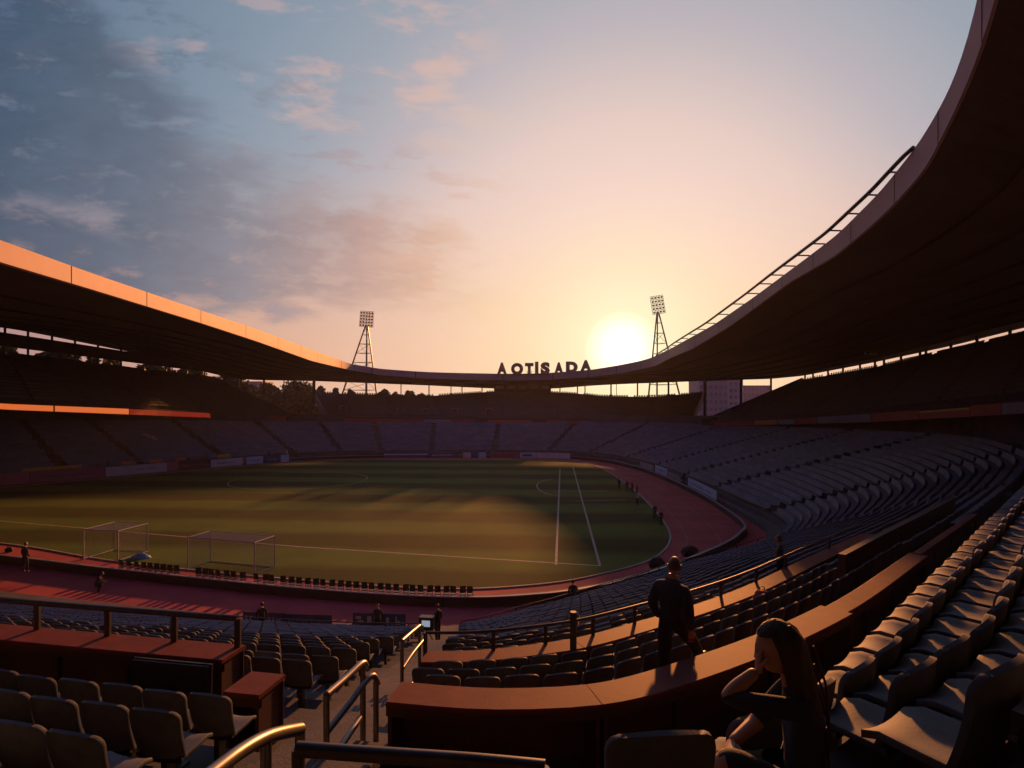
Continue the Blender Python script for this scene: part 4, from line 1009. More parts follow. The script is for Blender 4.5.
# ------------------------------------------------------------------ advertising boards
def sub(i0, i1, off):
    P = offset_closed([(p[0], p[1]) for p in prof], off); return [P[k % NP] for k in range(int(s_of(i0)), int(s_of(i1)) + 1)]
sgn = 1 if (Vector((*offset_closed(WP, 1.0)[40], 0)) - Vector((-10, 70, 0))).length > (Vector((*WP[40], 0)) - Vector((-10, 70, 0))).length else -1
PL = list(reversed(sub(19.6, 23.6, -0.45 * sgn))); PF = list(reversed(sub(14.5, 20, -0.45 * sgn))); PR_ = sub(9, 15.5, 0.3 * sgn)
def board(poly, x0, x1, h, m, label, z0=0.06, marks=None, n=4, mk='mark', cat='advertising board', name='advertising_board'):
    P = [Vector((*plan_hit(poly, lerp(x0, x1, j / n), 8), z0)) for j in range(n + 1)]
    c = P[n // 2]; root = empty(name, tuple(c), label=label, cat=cat); P = [p - c for p in P]
    cen = Vector((-10, 70, 0)) - c; fr_ = []
    dirv = (P[-1] - P[0]).normalized(); nr = Vector((dirv.y, -dirv.x, 0)); 
    if nr.dot(Vector((-c.x, -c.y, 0))) < 0 and False: nr = -nr
    if nr.dot(Vector((cen.x, cen.y, 0))) < 0: nr = -nr
    up = Vector((0, 0, h)); m_ = MB(); bk_ = [p - nr * 0.10 for p in P]
    m_.grid([P, [p + up for p in P], [p + up for p in bk_], bk_, P]); m_.poly([P[0], bk_[0], bk_[0] + up, P[0] + up]); m_.poly([P[-1], P[-1] + up, bk_[-1] + up, bk_[-1]])
    m_.build('panel', M[m], root)
    ft = MB()
    for p in (P[0], P[-1], P[n // 2]): ft.box(p - nr * 0.25 - Vector((0, 0, 0.02)), (0.08, 0.08, 0.06))
    ft.build('foot', M['dark'], root)
    if marks:
        q = MB()
        for (u0, u1, w0, w1) in marks:
            def pt(u, w):
                t_ = u * n; i = min(int(t_), n - 1); return P[i].lerp(P[i + 1], t_ - i) + nr * 0.02 + Vector((0, 0, h * w))
            q.quad(pt(u0, w0), pt(u1, w0), pt(u1, w1), pt(u0, w1))
        q.build('print', M[mk], root)
    return root
def squig(u0, u1, w0, w1, n, seed):
    r = random.Random(seed); o = []; x = u0; st = (u1 - u0) / n
    for i in range(n):
        a = x + st * 0.1; b_ = x + st * r.uniform(.55, .9); o.append((a, b_, w0 + r.uniform(0, .1), w1 - r.uniform(0, .15))); x += st
    return o
board(PL, -40, 29.5, 1.55, 'board_pink', 'pink advertising board at the left edge of the picture')
board(PL, 30.5, 105, 1.45, 'board_rose', 'long rose board with blue scribbled print on the left touchline', marks=squig(.18, .75, .3, .65, 12, 3), mk='board_navy')
board(PL, 105.8, 167, 1.35, 'board_cream', 'long cream board with grey lettering on the left touchline', marks=squig(.35, .85, .4, .62, 11, 5), mk='grey_band')
board(PL, 167.5, 178, 1.35, 'board_pink', 'short pink board at the end of the cream board')
board(PL, 180, 198, 1.5, 'counter_side', 'dark red board between the short pink board and the people', marks=squig(.1, .9, .3, .6, 6, 8), mk='red_band')
board(PL, 211, 243, 1.25, 'board_cream', 'white board with faint print right of the left side people', marks=squig(.2, .8, .35, .6, 8, 9), mk='grey_band')
board(PL, 244, 246, 1.3, 'red_band', 'narrow red board between white and pale blue boards')
board(PL, 246.5, 263, 1.25, 'board_blue', 'pale blue board near the far left corner', marks=squig(.2, .8, .35, .6, 6, 10), mk='board_navy')
board(PL, 266, 280, 1.2, 'board_navy', 'navy board near the far left corner', marks=squig(.2, .8, .35, .6, 5, 11))
board(PL, 281, 289, 1.2, 'board_blue', 'small bright blue board at the far left corner')
board(PF, 384, 428, 0.85, 'board_navy', 'long slate board at the far end with a pale top stripe', marks=[(0, 1, .62, .95)], mk='board_blue')
board(PF, 430, 457, 1.0, 'board_navy', 'dark board with white lettering at the far end', marks=squig(.08, .92, .3, .7, 10, 12))
board(PF, 463, 471, 1.0, 'board_cream', 'small white board at the far end, left of a blue one')
board(PF, 471.5, 478, 1.0, 'banner_blue', 'small blue board between two white ones at the far end')
board(PF, 478.5, 486, 1.0, 'board_blue', 'small pale board right of the small blue one')
board(PF, 490, 519, 1.0, 'red_band', 'red board with dark figures printed on it at the far end', marks=squig(.06, .95, .1, .85, 12, 13), mk='board_navy')
board(PF, 520, 536, 1.0, 'board_blue', 'pale board with a blue emblem at the far end', marks=[(.15, .75, .3, .7)], mk='banner_blue')
board(PF, 536.5, 570, 1.0, 'board_cream', 'long white board at the right of the far end')
for i, (x0, x1, h, m, lab) in enumerate([(640, 653, .75, 'grey_band', 'grey topped board at the start of the right trackside row'), (655, 667, 1.0, 'board_blue', 'pale draped board on the right trackside wall'), (668, 680, .7, 'grey_band', 'dull grey board between two pale ones on the right trackside'), (688, 716, .95, 'board_blue', 'long pale blue board ending the right trackside row')]):
    board(PR_, x0, x1, h, m, lab, z0=0.55, marks=squig(.1, .85, .3, .7, 7, 20 + i) if i in (1, 3) else None, mk='grey_band')
# sun-caught yellow benches behind the left boards
PB = list(reversed(sub(19.6, 23.6, 0.55 * sgn)))
def bench(x0, x1, m, lab):
    a = Vector((*plan_hit(PB, x0, 8), 1.0)); b_ = Vector((*plan_hit(PB, x1, 8), 1.0)); c = (a + b_) / 2; root = empty('bench', tuple(c), label=lab, cat='bench', group='painted benches behind the left boards')
    d = (b_ - a); L_ = d.length; rz = math.atan2(d.y, d.x); root.rotation_euler = (0, 0, rz)
    m_ = MB(); m_.box((0, 0.0, 0.42), (L_, 0.42, 0.07)); m_.build('seat', M[m], root); m_ = MB(); m_.box((0, 0.24, 0.72), (L_, 0.05, 0.42)); m_.build('backrest', M[m], root)
    for sx in (-1, 1): m_ = MB(); m_.box((sx * L_ * .42, 0, 0.19), (0.08, 0.36, 0.38)); m_.build('leg', M['dark'], root)
for x0, x1, m, lab in ((22, 52, 'yellow', 'long yellow bench behind the rose board'), (53, 82, 'yellow', 'yellow bench right of the long yellow one, behind the rose board'), (122, 134, 'orange_band', 'short orange bench behind the cream board, left one'), (150, 163, 'orange_band', 'orange bench behind the right part of the cream board'), (176, 187, 'orange_band', 'small orange bench behind the dark red board'), (218, 231, 'yellow', 'small yellow bench behind the white board')): bench(x0, x1, m, lab)
# yellow sign in the dark corner right of the far stand
p = at(710, 434, 124); s_ = empty('hanging_sign', tuple(p), label='dim yellow sign in the dark corner beside the far stand', cat='sign'); m_ = MB(); m_.box((0, 0, 0), (5.0, 0.1, 0.85)); m_.build('panel', M['ochre'], s_)
m_ = MB()
m_.poly([(-2.1, -.06, -.22), (2.1, -.06, -.22), (2.1, -.06, -.1), (1.9, -.06, .2), (1.5, -.06, -.05), (1.1, -.06, .22), (.7, -.06, -.05), (.3, -.06, .2), (-.2, -.06, -.05), (-.6, -.06, .22), (-1.1, -.06, -.05), (-1.6, -.06, .2), (-2.1, -.06, -.05)])
m_.build('print', M['counter_side'], s_)
for sx in (-2, 2): m_ = MB(); m_.box((sx, 0.06, -0.9), (0.12, 0.12, 2.2)); m_.build('leg', M['dark'], s_)
# blue and dark banners on the near railing
def banner(x0, y0, x1, y1, D0, D1, m, lab, marks, mk):
    a, b_ = at(x0, y0, D0), at(x1, y0 + (HOR - y0) * 0, D1); hh = (y1 - y0) / FPX * D0; b_.z = a.z
    d = b_ - a; root = empty('banner', ((a.x + b_.x) / 2, (a.y + b_.y) / 2, a.z - hh), math.atan2(d.y, d.x), lab, 'banner'); W_ = d.length
    m_ = MB(); m_.grid([[Vector((-W_ / 2 + W_ * i / 12, 0.02 * math.sin(i * 1.7), z)) for i in range(13)] for z in (0, hh * .5, hh)]); m_.grid([[Vector((-W_ / 2 + W_ * i / 12, 0.02 * math.sin(i * 1.7) + .03, z)) for i in range(13)] for z in (hh, 0)]); m_.build('cloth', M[m], root)
    m_ = MB()
    for u0, u1, w0, w1 in marks: m_.box((-W_ / 2 + W_ * (u0 + u1) / 2, -0.035, hh * (w0 + w1) / 2), (W_ * (u1 - u0), 0.01, hh * (w1 - w0)))
    m_.build('print', M[mk], root)
    for sx in (-1, 1): m_ = MB(); m_.box((sx * W_ / 2, 0.05, hh * .5 - .12), (0.05, 0.05, hh + .3)); m_.build('pole', M['dark'], root)
banner(353, 613, 405, 626.5, 27.4, 27.2, 'banner_blue', 'blue banner with pale lettering on the rail behind the steward', [(.06, .16, .6, .8), (.10, .2, .3, .5), (.28, .36, .3, .8), (.64, .70, .25, .75), (.74, .78, .25, .4), (.82, .85, .25, .85), (.86, .91, .25, .55)], 'mark')
banner(243, 612, 283, 625, 27.9, 27.7, 'board_navy', 'dark banner with pale letters behind the standing person at left', [(.05, .13, .25, .75), (.17, .25, .25, .75), (.62, .70, .3, .7), (.74, .8, .3, .7), (.84, .95, .3, .6)], 'mark')
banner(284, 614, 331, 626.5, 27.7, 27.5, 'board_navy', 'dark banner with a line of faint print, left of the blue banner', squig(.1, .9, .35, .6, 14, 31), 'grey_band')

# ------------------------------------------------------------------ goals
def goal(pA, pB, h, depth, lab, post=0.045):
    a = Vector((pA.x, pA.y, 0)); b_ = Vector((pB.x, pB.y, 0)); d = b_ - a; W_ = d.length; rz = math.atan2(d.y, d.x)
    root = empty('football_goal', (a.x, a.y, 0.02), rz, lab, 'goal', 'goals parked on the track')
    for x in (0, W_):
        m_ = MB(); m_.tube([(x, 0, 0), (x, 0, h)], post, 8); m_.build('post', M['white'], root)
        m_ = MB(); m_.tube([(x, depth, 0), (x, depth, h)], post * .7, 6); m_.build('back_post', M['white'], root)
        m_ = MB(); m_.tube([(x, 0, 0.04), (x, depth, 0.04)], post * .7, 6); m_.tube([(x, 0, h), (x, depth, h)], post * .7, 6); m_.build('side_bar', M['white'], root)
    m_ = MB(); m_.tube([(0, 0, h), (W_, 0, h)], post, 8); m_.build('crossbar', M['white'], root)
    m_ = MB(); m_.tube([(0, depth, 0.04), (W_, depth, 0.04)], post * .7, 6); m_.tube([(0, depth, h), (W_, depth, h)], post * .7, 6); m_.build('back_bar', M['white'], root)
    m_ = MB(); g_ = 0.16; w = 0.007
    def thread(p, q):
        p = Vector(p); q = Vector(q); m_.tube([p, q], w, 3, cap=False)
    n = int(W_ / g_)
    for i in range(1, n):
        x = W_ * i / n; thread((x, depth, 0), (x, depth, h)); thread((x, 0, h), (x, depth, h))
    k_ = int(h / g_)
    for j in range(1, k_):
        z = h * j / k_; thread((0, depth, z), (W_, depth, z)); thread((0, 0, z), (0, depth, z)); thread((W_, 0, z), (W_, depth, z))
    k_ = int(depth / g_)
    for j in range(1, k_):
        y = depth * j / k_; thread((0, y, 0), (0, y, h)); thread((W_, y, 0), (W_, y, h)); thread((0, y, h), (W_, y, h))
    m_.build('net', M['net'], root)
goal(on_z(188, 569, 0), on_z(254.5, 575.5, 0), 2.05, 1.9, 'white box shaped football goal on the track, the wider right one')
goal(on_z(83.5, 559.5, 0), on_z(118, 561.5, 0), 2.05, 2.6, 'narrow football goal on the track seen from its side, left of the wider one')
# blue tarpaulin heap between the goals
p = on_z(141, 558, 0); m_ = MB(); rows = []
rnd = random.Random(5)
for j in range(9):
    u = j / 8; rows.append([Vector((0.72 * (1 - u * .75) * math.cos(a) * (1 + rnd.uniform(-.12, .12)), 0.42 * (1 - u * .75) * math.sin(a) * (1 + rnd.uniform(-.12, .12)), 0.34 * (u ** .7) * (1 + rnd.uniform(-.15, .15)))) for a in [2 * math.pi * k_ / 18 for k_ in range(18)]])
m_.grid(rows, closed=True); m_.poly(rows[-1]); tg_ = m_.build('tarpaulin', M['tarp'], None, True, (p.x, p.y, 0.0)); tag(tg_, 'crumpled pale blue tarpaulin lying between the goals', 'tarpaulin')

# ------------------------------------------------------------------ black chairs lined up inside the track wall
CH = None
def chair_proto():
    root = empty('folding_chair', (0, 0, 0), cat='chair', group='black chairs lined up along the track wall')
    m_ = MB(); m_.box((0, 0, 0.44), (0.44, 0.42, 0.05)); m_.build('seat', M['black'], root)
    m_ = MB(); m_.grid([[Vector((-.22 * k_, -.20 - .03 * j + (0.03 * x * x), z)) for x, k_ in ((-1, 1), (0, 0), (1, -1))] for j, z in ((0, .55), (1, .75), (2, .92))]); m_.grid([[Vector((-.22 * k_, -.24 - .03 * j + (0.03 * x * x), z)) for x, k_ in ((1, -1), (0, 0), (-1, 1))] for j, z in ((0, .55), (1, .75), (2, .92))]); m_.build('backrest', M['black'], root)
    for sx in (-1, 1):
        for sy in (-1, 1): m_ = MB(); m_.tube([(sx * .2, sy * .2, 0), (sx * .2, sy * .17, .45)], .018, 5); m_.build('leg', M['black'], root)
    for sx in (-1, 1): m_ = MB(); m_.tube([(sx * .2, -.18, .44), (sx * .2, -.27, .92)], .018, 5); m_.build('back_frame', M['black'], root)
    return root
CIN = offset_closed(WP, -0.75 * sgn)
CINn = [CIN[k_ % NP] for k_ in range(int(s_of(0)), int(s_of(6)) + 1)]
cxs = [(123, 1), (131, 1), (139, 1), (146, 1), (152, 1), (158, 1), (164, 1), (171, 1), (177, 1), (199, 2), (206, 2), (213, 2), (220, 2), (228, 2), (235, 2), (243, 2), (258, 3), (266, 3), (273, 3)] + [(284 + 8.1 * i, 4) for i in range(24)]
gnm = {1: 'leftmost run of chairs', 2: 'second run of chairs from the left', 3: 'run of three chairs', 4: 'long right run of chairs'}
proto = chair_proto(); reg(proto); cnt = {}
for i, (x, gk) in enumerate(cxs):
    cnt[gk] = cnt.get(gk, 0) + 1
    o = proto if i == 0 else copy_tree(proto)
    X, Y = plan_hit(CINn, x, 5); o.location = (X, Y, 0.005); o.rotation_euler = (0, 0, random.uniform(-.35, .35)); o.scale = (.72, .8, 1.02)
    o['label'] = 'black chair by the track wall, %s in the %s' % (ordn(cnt[gk]), gnm[gk])

# ------------------------------------------------------------------ stand entrances (small railed openings)
def entrance(x, y, D, w, h, m, lab, face=0.0):
    p = at(x, y, D); root = empty('stand_entrance', tuple(p), face, lab, 'entrance')
    m_ = MB(); m_.box((0, 0.35, h * .42), (w * .7, 0.9, h * .84)); m_.build('opening', M['black'], root)
    for sx in (-1, 1): m_ = MB(); m_.box((sx * w * .5, 0.2, h * .5), (w * .14, 1.3, h)); m_.build('side_wall', M[m], root)
    m_ = MB(); m_.box((0, 0.8, h * .93), (w * .86, 0.12, h * .12)); m_.build('header', M[m], root)
for x, y, lab in ((343, 412, 'rust framed entrance at the left end of the far upper stand'), (400.5, 414.5, 'second rust framed entrance from the left in the far upper stand'), (426, 414.5, 'third rust framed entrance from the left in the far upper stand'), (454.5, 414.5, 'fourth rust framed entrance from the left in the far upper stand'), (489, 414.5, 'rust framed entrance below the first roof letter'), (551.5, 415.5, 'rust framed entrance below the middle roof letters')):
    entrance(x, y, 147, 1.6, 1.6, 'ochre', lab)
for x, y, D, m, lab in ((335.5, 448, 128, 'grey_band', 'grey framed entrance at the left of the far lower stand'), (403, 444, 131, 'yellow', 'yellow railed entrance in the far lower stand, leftmost yellow one'), (443, 444.5, 131, 'yellow', 'second yellow railed entrance in the far lower stand'), (473, 444.5, 131, 'yellow', 'third yellow railed entrance in the far lower stand'), (500, 444.5, 131, 'yellow', 'yellow railed entrance in the far lower stand below the first roof letters'), (535, 445, 131, 'yellow', 'rightmost yellow railed entrance in the far lower stand'), (583, 452, 124, 'ochre', 'brown framed entrance at the right of the far lower stand')):
    entrance(x, y, D, 1.3 if m == 'yellow' else 1.9, 1.3 if m == 'yellow' else 2.1, m, lab)
# odd bits in the seats
p = at(149, 438, 98); bz = empty('broken_seats', tuple(p), -.6, 'pale torn seats lying among the dark rows of the left stand', 'seat')
for i in range(6):
    m_ = MB(); m_.box((-1.6 + .65 * i, 0.3 * (i % 2), 0.5 - .12 * i), (0.45, 0.4, 0.28), i * .5); m_.build('shell', M['board_cream'], bz)
p = at(855, 474.5, 66); bz = empty('seat_cover', tuple(p), 0.3, 'pale crumpled plastic cover on the right stand seats', 'cover')
m_ = MB(); rows = [[Vector((x_ * .9, y_ * .5, 0.5 + .16 * math.sin(x_ * 5 + y_ * 3))) for x_ in lin_(-1.2, 1.2, 8)] for y_ in lin_(-.5, .5, 4)]; m_.grid(rows); m_.build('sheet', M['grey_band'], bz, True)


# ------------------------------------------------------------------ people
def skin_mesh(J, bones, root, levels=1):
    names = list(J); ix = {n_: k_ for k_, n_ in enumerate(names)}
    me = bpy.data.meshes.new('body_tmp'); me.from_pydata([J[n_][0] for n_ in names], [(ix[a], ix[b_]) for a, b_ in bones], []); me.update()
    o = bpy.data.objects.new('body_tmp', me); COL.objects.link(o)
    md = o.modifiers.new('skin', 'SKIN'); md.use_smooth_shade = True; md.branch_smoothing = 0.5
    for k_, n_ in enumerate(names):
        sv_ = me.skin_vertices[0].data[k_]; r = J[n_][1]; sv_.radius = r if isinstance(r, tuple) else (r, r); sv_.use_root = (n_ == root)
    if levels: ss = o.modifiers.new('sub', 'SUBSURF'); ss.levels = levels; ss.render_levels = levels
    d_ = bpy.context.evaluated_depsgraph_get(); d_.update()
    ev = bpy.data.meshes.new_from_object(o.evaluated_get(d_))
    V = [tuple(v_.co) for v_ in ev.vertices]; F = [tuple(p_.vertices) for p_ in ev.polygons]
    bpy.data.objects.remove(o); bpy.data.meshes.remove(me); bpy.data.meshes.remove(ev)
    return V, F
def seg_dist(p, a, b_):
    ab = b_ - a; t_ = max(0, min(1, (p - a).dot(ab) / max(ab.length_squared, 1e-9))); return (p - a - ab * t_).length
def head_grid(mtx, k=1.0, nu=20, nv=14):
    rows = []
    for j in range(1, nv):
        th = math.pi * j / nv; row = []
        for i in range(nu):
            ph = 2 * math.pi * i / nu; x, y, z = math.sin(th) * math.sin(ph), math.sin(th) * math.cos(ph), math.cos(th)
            sx = 0.076 * (1 - 0.26 * max(0, -z) ** 1.3); sy = 0.094 * (1 - 0.10 * max(0, -z)); p = Vector((x * sx, y * sy, z * 0.118))
            if y > 0.2:                                  # face: brow, eye hollows, nose, lips, chin
                g_ = math.exp(-(x / .17) ** 2); p.y += 0.026 * g_ * math.exp(-((z + .16) / .16) ** 2)
                p.y -= 0.012 * math.exp(-((abs(x) - .38) / .17) ** 2) * math.exp(-((z - .06) / .13) ** 2)
                p.y += 0.007 * math.exp(-((z - .25) / .12) ** 2) * math.exp(-(x / .5) ** 2)
                p.y += 0.008 * math.exp(-(x / .3) ** 2) * math.exp(-((z + .50) / .09) ** 2) + 0.012 * math.exp(-(x / .28) ** 2) * math.exp(-((z + .82) / .14) ** 2)
            row.append(mtx @ (p * k))
        rows.append(row)
    return rows, mtx @ Vector((0, 0, .118 * k)), mtx @ Vector((0, 0, -.118 * k))
def add_fan(mb, ring, apex, mi, flip):
    i = len(mb.v); mb.v += [tuple(p) for p in ring] + [tuple(apex)]; n = len(ring)
    for a in range(n):
        b_ = (a + 1) % n; mb.f.append((i + a, i + b_, i + n) if not flip else (i + b_, i + a, i + n)); mb.m.append(mi)
def hand(mb, wrist, dirv, palm, curl, mi, k=1.0, left=False):
    """palm + four unequal bent fingers + thumb, in the mesh of the body"""
    d = dirv.normalized(); nrm = palm - d * palm.dot(d); nrm.normalize(); side = d.cross(nrm) * (1 if left else -1)
    def loft(P, R, n=7): mb.tube(P, R, n, mi)
    pc = wrist + d * 0.045 * k
    rings = []
    for t_, w, th in ((-.01, .027, .021), (.02, .036, .017), (.06, .043, .015), (.092, .042, .013)):
        c = wrist + d * t_ * k; rings.append([c + side * (math.cos(a) * w * k) + nrm * (math.sin(a) * th * k) for a in [2 * math.pi * q / 10 for q in range(10)]])
    mb.grid(rings, mi, closed=True); mb.poly(rings[-1], mi)
    for off, ln_ in ((-.030, .068), (-.010, .078), (.010, .073), (.029, .056)):
        p = wrist + d * .085 * k + side * off * k; P = [p]; dd = d.copy()
        for q in range(3):
            a = curl * (0.6, 1.0, 0.8)[q]; dd = (dd * math.cos(a) + nrm * math.sin(a)).normalized(); p = p + dd * ln_ * k * (.45, .32, .23)[q]; P.append(p)
        loft(P, [.0095 * k, .009 * k, .008 * k, .0055 * k])
    b0 = wrist + d * .025 * k - side * .030 * k; t1 = b0 + (d * .6 - side * .7 + nrm * .35).normalized() * .038 * k; t2 = t1 + (d * .85 - side * .25 + nrm * .45).normalized() * .03 * k
    loft([b0, t1, t2], [.014 * k, .011 * k, .007 * k])
def make_person(label, loc, rz, J, bones, root, cloth, mats, head_m, hair, levels=1, hands=(), hair_fn=None, scale=1.0, name='person', group=None, hk=1.0):
    V, F = skin_mesh(J, bones, root, levels); mb = MB(); segs = [(Vector(J[a][0]), Vector(J[b_][0]), cloth(a, b_)) for a, b_ in bones]
    mb.v = V; 
    for f_ in F:
        c = sum((Vector(V[q]) for q in f_), Vector()) / len(f_); mb.f.append(f_); mb.m.append(min(segs, key=lambda s_: seg_dist(c, s_[0], s_[1]))[2])
    rows, ta, ba = head_grid(head_m, hk); mb.grid(rows, 0, closed=True); add_fan(mb, rows[0], ta, 0, True); add_fan(mb, rows[-1], ba, 0, False)
    for sx in (-1, 1):                                   # ears
        mb.tube([head_m @ (Vector((sx * .070, -.005, -.03)) * hk), head_m @ (Vector((sx * .083, -.012, .0)) * hk), head_m @ (Vector((sx * .084, -.016, .028)) * hk)], [.008, .014, .009], 6, 0)
    for h_ in hands: hand(mb, *h_)
    o = mb.build(name, mats, None, True); tag(o, label, 'person', group); o.location = loc; o.rotation_euler = (0, 0, rz); o.scale = (scale,) * 3
    if hair_fn: hair_fn(o, head_m, hair)
    return o
def short_hair(o, hm_, mt, k=1.0):
    rnd = random.Random(3); rows = []
    for j in range(0, 9):
        th = math.pi * (0.02 + 0.60 * j / 8); row = []
        for i in range(22):
            ph = 2 * math.pi * i / 22; x, y, z = math.sin(th) * math.sin(ph), math.sin(th) * math.cos(ph), math.cos(th)
            lim = 1.0 if y < 0.25 else 0.72; t2 = th if y < 0.25 else min(th, math.pi * 0.30); x, y, z = math.sin(t2) * math.sin(ph), math.sin(t2) * math.cos(ph), math.cos(t2)
            q = 1.095 - .05 * (j / 8) ** 2 + rnd.uniform(-.025, .025) + .04 * max(0, -y); row.append(hm_ @ (Vector((x * .076 * q, y * .094 * q - .004, z * .118 * q)) * k))
        rows.append(row)
    m_ = MB(); m_.grid(rows, closed=True); m_.poly(list(reversed(rows[0]))); m_.build('hair', mt, o, True)
BONES = [('pelvis', 'belly'), ('belly', 'chest'), ('chest', 'neck'), ('neck', 'headb'), ('chest', 'shL'), ('shL', 'elL'), ('elL', 'wrL'), ('chest', 'shR'), ('shR', 'elR'), ('elR', 'wrR'),
         ('pelvis', 'hipL'), ('hipL', 'knL'), ('knL', 'anL'), ('anL', 'toL'), ('pelvis', 'hipR'), ('hipR', 'knR'), ('knR', 'anR'), ('anR', 'toR')]
def cloth_std(a, b_):
    if 'to' in (a[:2], b_[:2]): return 3
    if a[:2] in ('hi', 'kn', 'an') or b_[:2] in ('hi', 'kn', 'an'): return 2
    if b_ == 'headb': return 0
    return 1
# the walking man, seen from behind
JM = {'pelvis': ((0, 0, .97), .155), 'belly': ((0, .0, 1.10), .165), 'chest': ((0, -.01, 1.33), (.185, .165)), 'neck': ((0, .015, 1.50), .058), 'headb': ((0, .04, 1.57), .052),
      'shL': ((-.19, -.01, 1.42), .090), 'elL': ((-.265, -.05, 1.15), .072), 'wrL': ((-.205, .07, .95), .048), 'shR': ((.19, -.01, 1.42), .090), 'elR': ((.26, -.06, 1.15), .072), 'wrR': ((.25, .03, .90), .046),
      'hipL': ((-.095, -.01, .92), .112), 'knL': ((-.105, .0, .51), .088), 'anL': ((-.11, -.07, .10), .066), 'toL': ((-.115, .09, .045), .046),
      'hipR': ((.10, .02, .92), .112), 'knR': ((.13, .32, .64), .086), 'anR': ((.14, .56, .36), .062), 'toR': ((.14, .72, .37), .046)}
pm = at(672, 557, 8.15); HM = Matrix.Translation((0, .065, 1.655)) @ Matrix.Rotation(R_(22), 4, 'Z') @ Matrix.Rotation(R_(-16), 4, 'X')
make_person('man in dark jacket and trousers striding along behind the curved red counter', (pm.x, pm.y, LEDGE - .005), R_(-42), JM, BONES, 'pelvis', cloth_std, [M['skin'], M['navy'], M['blackcloth'], M['shoe']], HM, M['hair2'], levels=2,
            hands=[(Vector((.25, .03, .885)), Vector((-.02, .12, -1)), Vector((-.6, .5, 0)), .35, 0, 1.05, False), (Vector((-.205, .08, .945)), Vector((.25, .2, -1)), Vector((.8, .2, 0)), .6, 0, 1.05, True)], hair_fn=short_hair, scale=1.05)
# the seated woman with long hair, chin on her hand
JW = {'pelvis': ((0, 0, .53), (.15, .13)), 'belly': ((0, .0, .70), .12), 'chest': ((0, .03, .90), (.14, .12)), 'neck': ((0, .075, 1.06), .045), 'headb': ((0, .11, 1.12), .042),
      'shL': ((-.155, .05, .985), .062), 'elL': ((-.13, .42, 1.00), .044), 'wrL': ((-.05, .245, 1.115), .030), 'shR': ((.155, .05, .985), .062), 'elR': ((.20, .20, .74), .046), 'wrR': ((.02, .36, .70), .030),
      'hipL': ((-.09, .05, .53), .095), 'knL': ((-.10, .40, .70), .068), 'anL': ((-.04, .55, .33), .045), 'toL': ((-.02, .70, .28), .036),
      'hipR': ((.09, .05, .53), .095), 'knR': ((.10, .46, .56), .068), 'anR': ((.10, .44, .10), .045), 'toR': ((.10, .58, .04), .036)}
def cloth_w(a, b_):
    if (a, b_) in (('elL', 'wrL'), ('elR', 'wrR')): return 0
    if a[:2] == 'kn' or (a[:2] == 'an'): return 0 if a[:2] == 'kn' else 3
    if b_[:2] == 'kn' or b_[:3] == 'hip': return 2
    if b_ == 'headb': return 0
    return 1
HW = Matrix.Translation((0, .145, 1.215)) @ Matrix.Rotation(R_(8), 4, 'Z') @ Matrix.Rotation(R_(-10), 4, 'X')
def long_hair(o, hm_, mt):
    short_hair(o, hm_, mt, 1.11)
    rnd = random.Random(9); rows = []
    for j in range(19):
        t_ = j / 18; z = 1.335 - .56 * t_; tp_ = min(1, t_ / .12) ** .5; y = .125 - .125 * min(1, t_ * 1.25); w = (.088 + .045 * math.sin(t_ * math.pi * .85)) * (1 if t_ < .85 else 1 - (t_ - .85) * 2.2) * (.45 + .55 * tp_); dpt = (.098 - .035 * t_) * (.45 + .55 * tp_)
        rows.append([Vector((w * math.cos(a) * (1 + .05 * math.sin(a * 7 + j * .6)), y + dpt * math.sin(a) * (1 if math.sin(a) < 0 else .75) + .006 * math.sin(a * 9 + j), z + .01 * math.sin(a * 5))) for a in [2 * math.pi * q / 30 for q in range(30)]])
    m_ = MB(); m_.grid(rows, closed=True); m_.poly(list(reversed(rows[-1]))); m_.poly(rows[0]); m_.build('long_hair', mt, o, True)
    m_ = MB()
    for q in range(26):                                   # loose strands
        a = rnd.uniform(2.6, 6.8); r0 = .075; z0 = rnd.uniform(1.0, 1.26); m_.tube([Vector((r0 * math.cos(a) * 1.1, .05 + r0 * math.sin(a), z0)), Vector((.10 * math.cos(a), .0 + .08 * math.sin(a), z0 - .18)), Vector((.115 * math.cos(a) + rnd.uniform(-.01, .01), -.03 + .07 * math.sin(a), z0 - .36))], [.005, .006, .002], 4)
    m_.build('hair_strands', mt, o, True)
make_person('woman in dark clothes with long dark hair, sitting with her hand at her mouth', (1.47, 2.98, 8.54), R_(78), JW, BONES, 'pelvis', cloth_w, [M['skin'], M['navy'], M['blackcloth'], M['shoe']], HW, M['hair'], levels=2,
            hands=[(Vector((-.05, .24, 1.115)), Vector((.25, -.05, 1)), Vector((.1, -1, 0)), .75, 0, .92, True), (Vector((.02, .36, .70)), Vector((-1, .3, -.1)), Vector((0, -.4, -1)), .5, 0, .92, False)], hair_fn=long_hair, hk=1.06)
ws = empty('stadium_seat', (1.45, 2.96, 8.57), R_(60), 'low grey seat under the woman with long hair', 'seat')
m_ = MB(); m_.box((0, 0, .40), (.44, .42, .05)); m_.build('seat_pan', M['seat'], ws); m_ = MB(); m_.box((0, -.05, .19), (.07, .10, .38)); m_.build('bracket', M['dark'], ws)
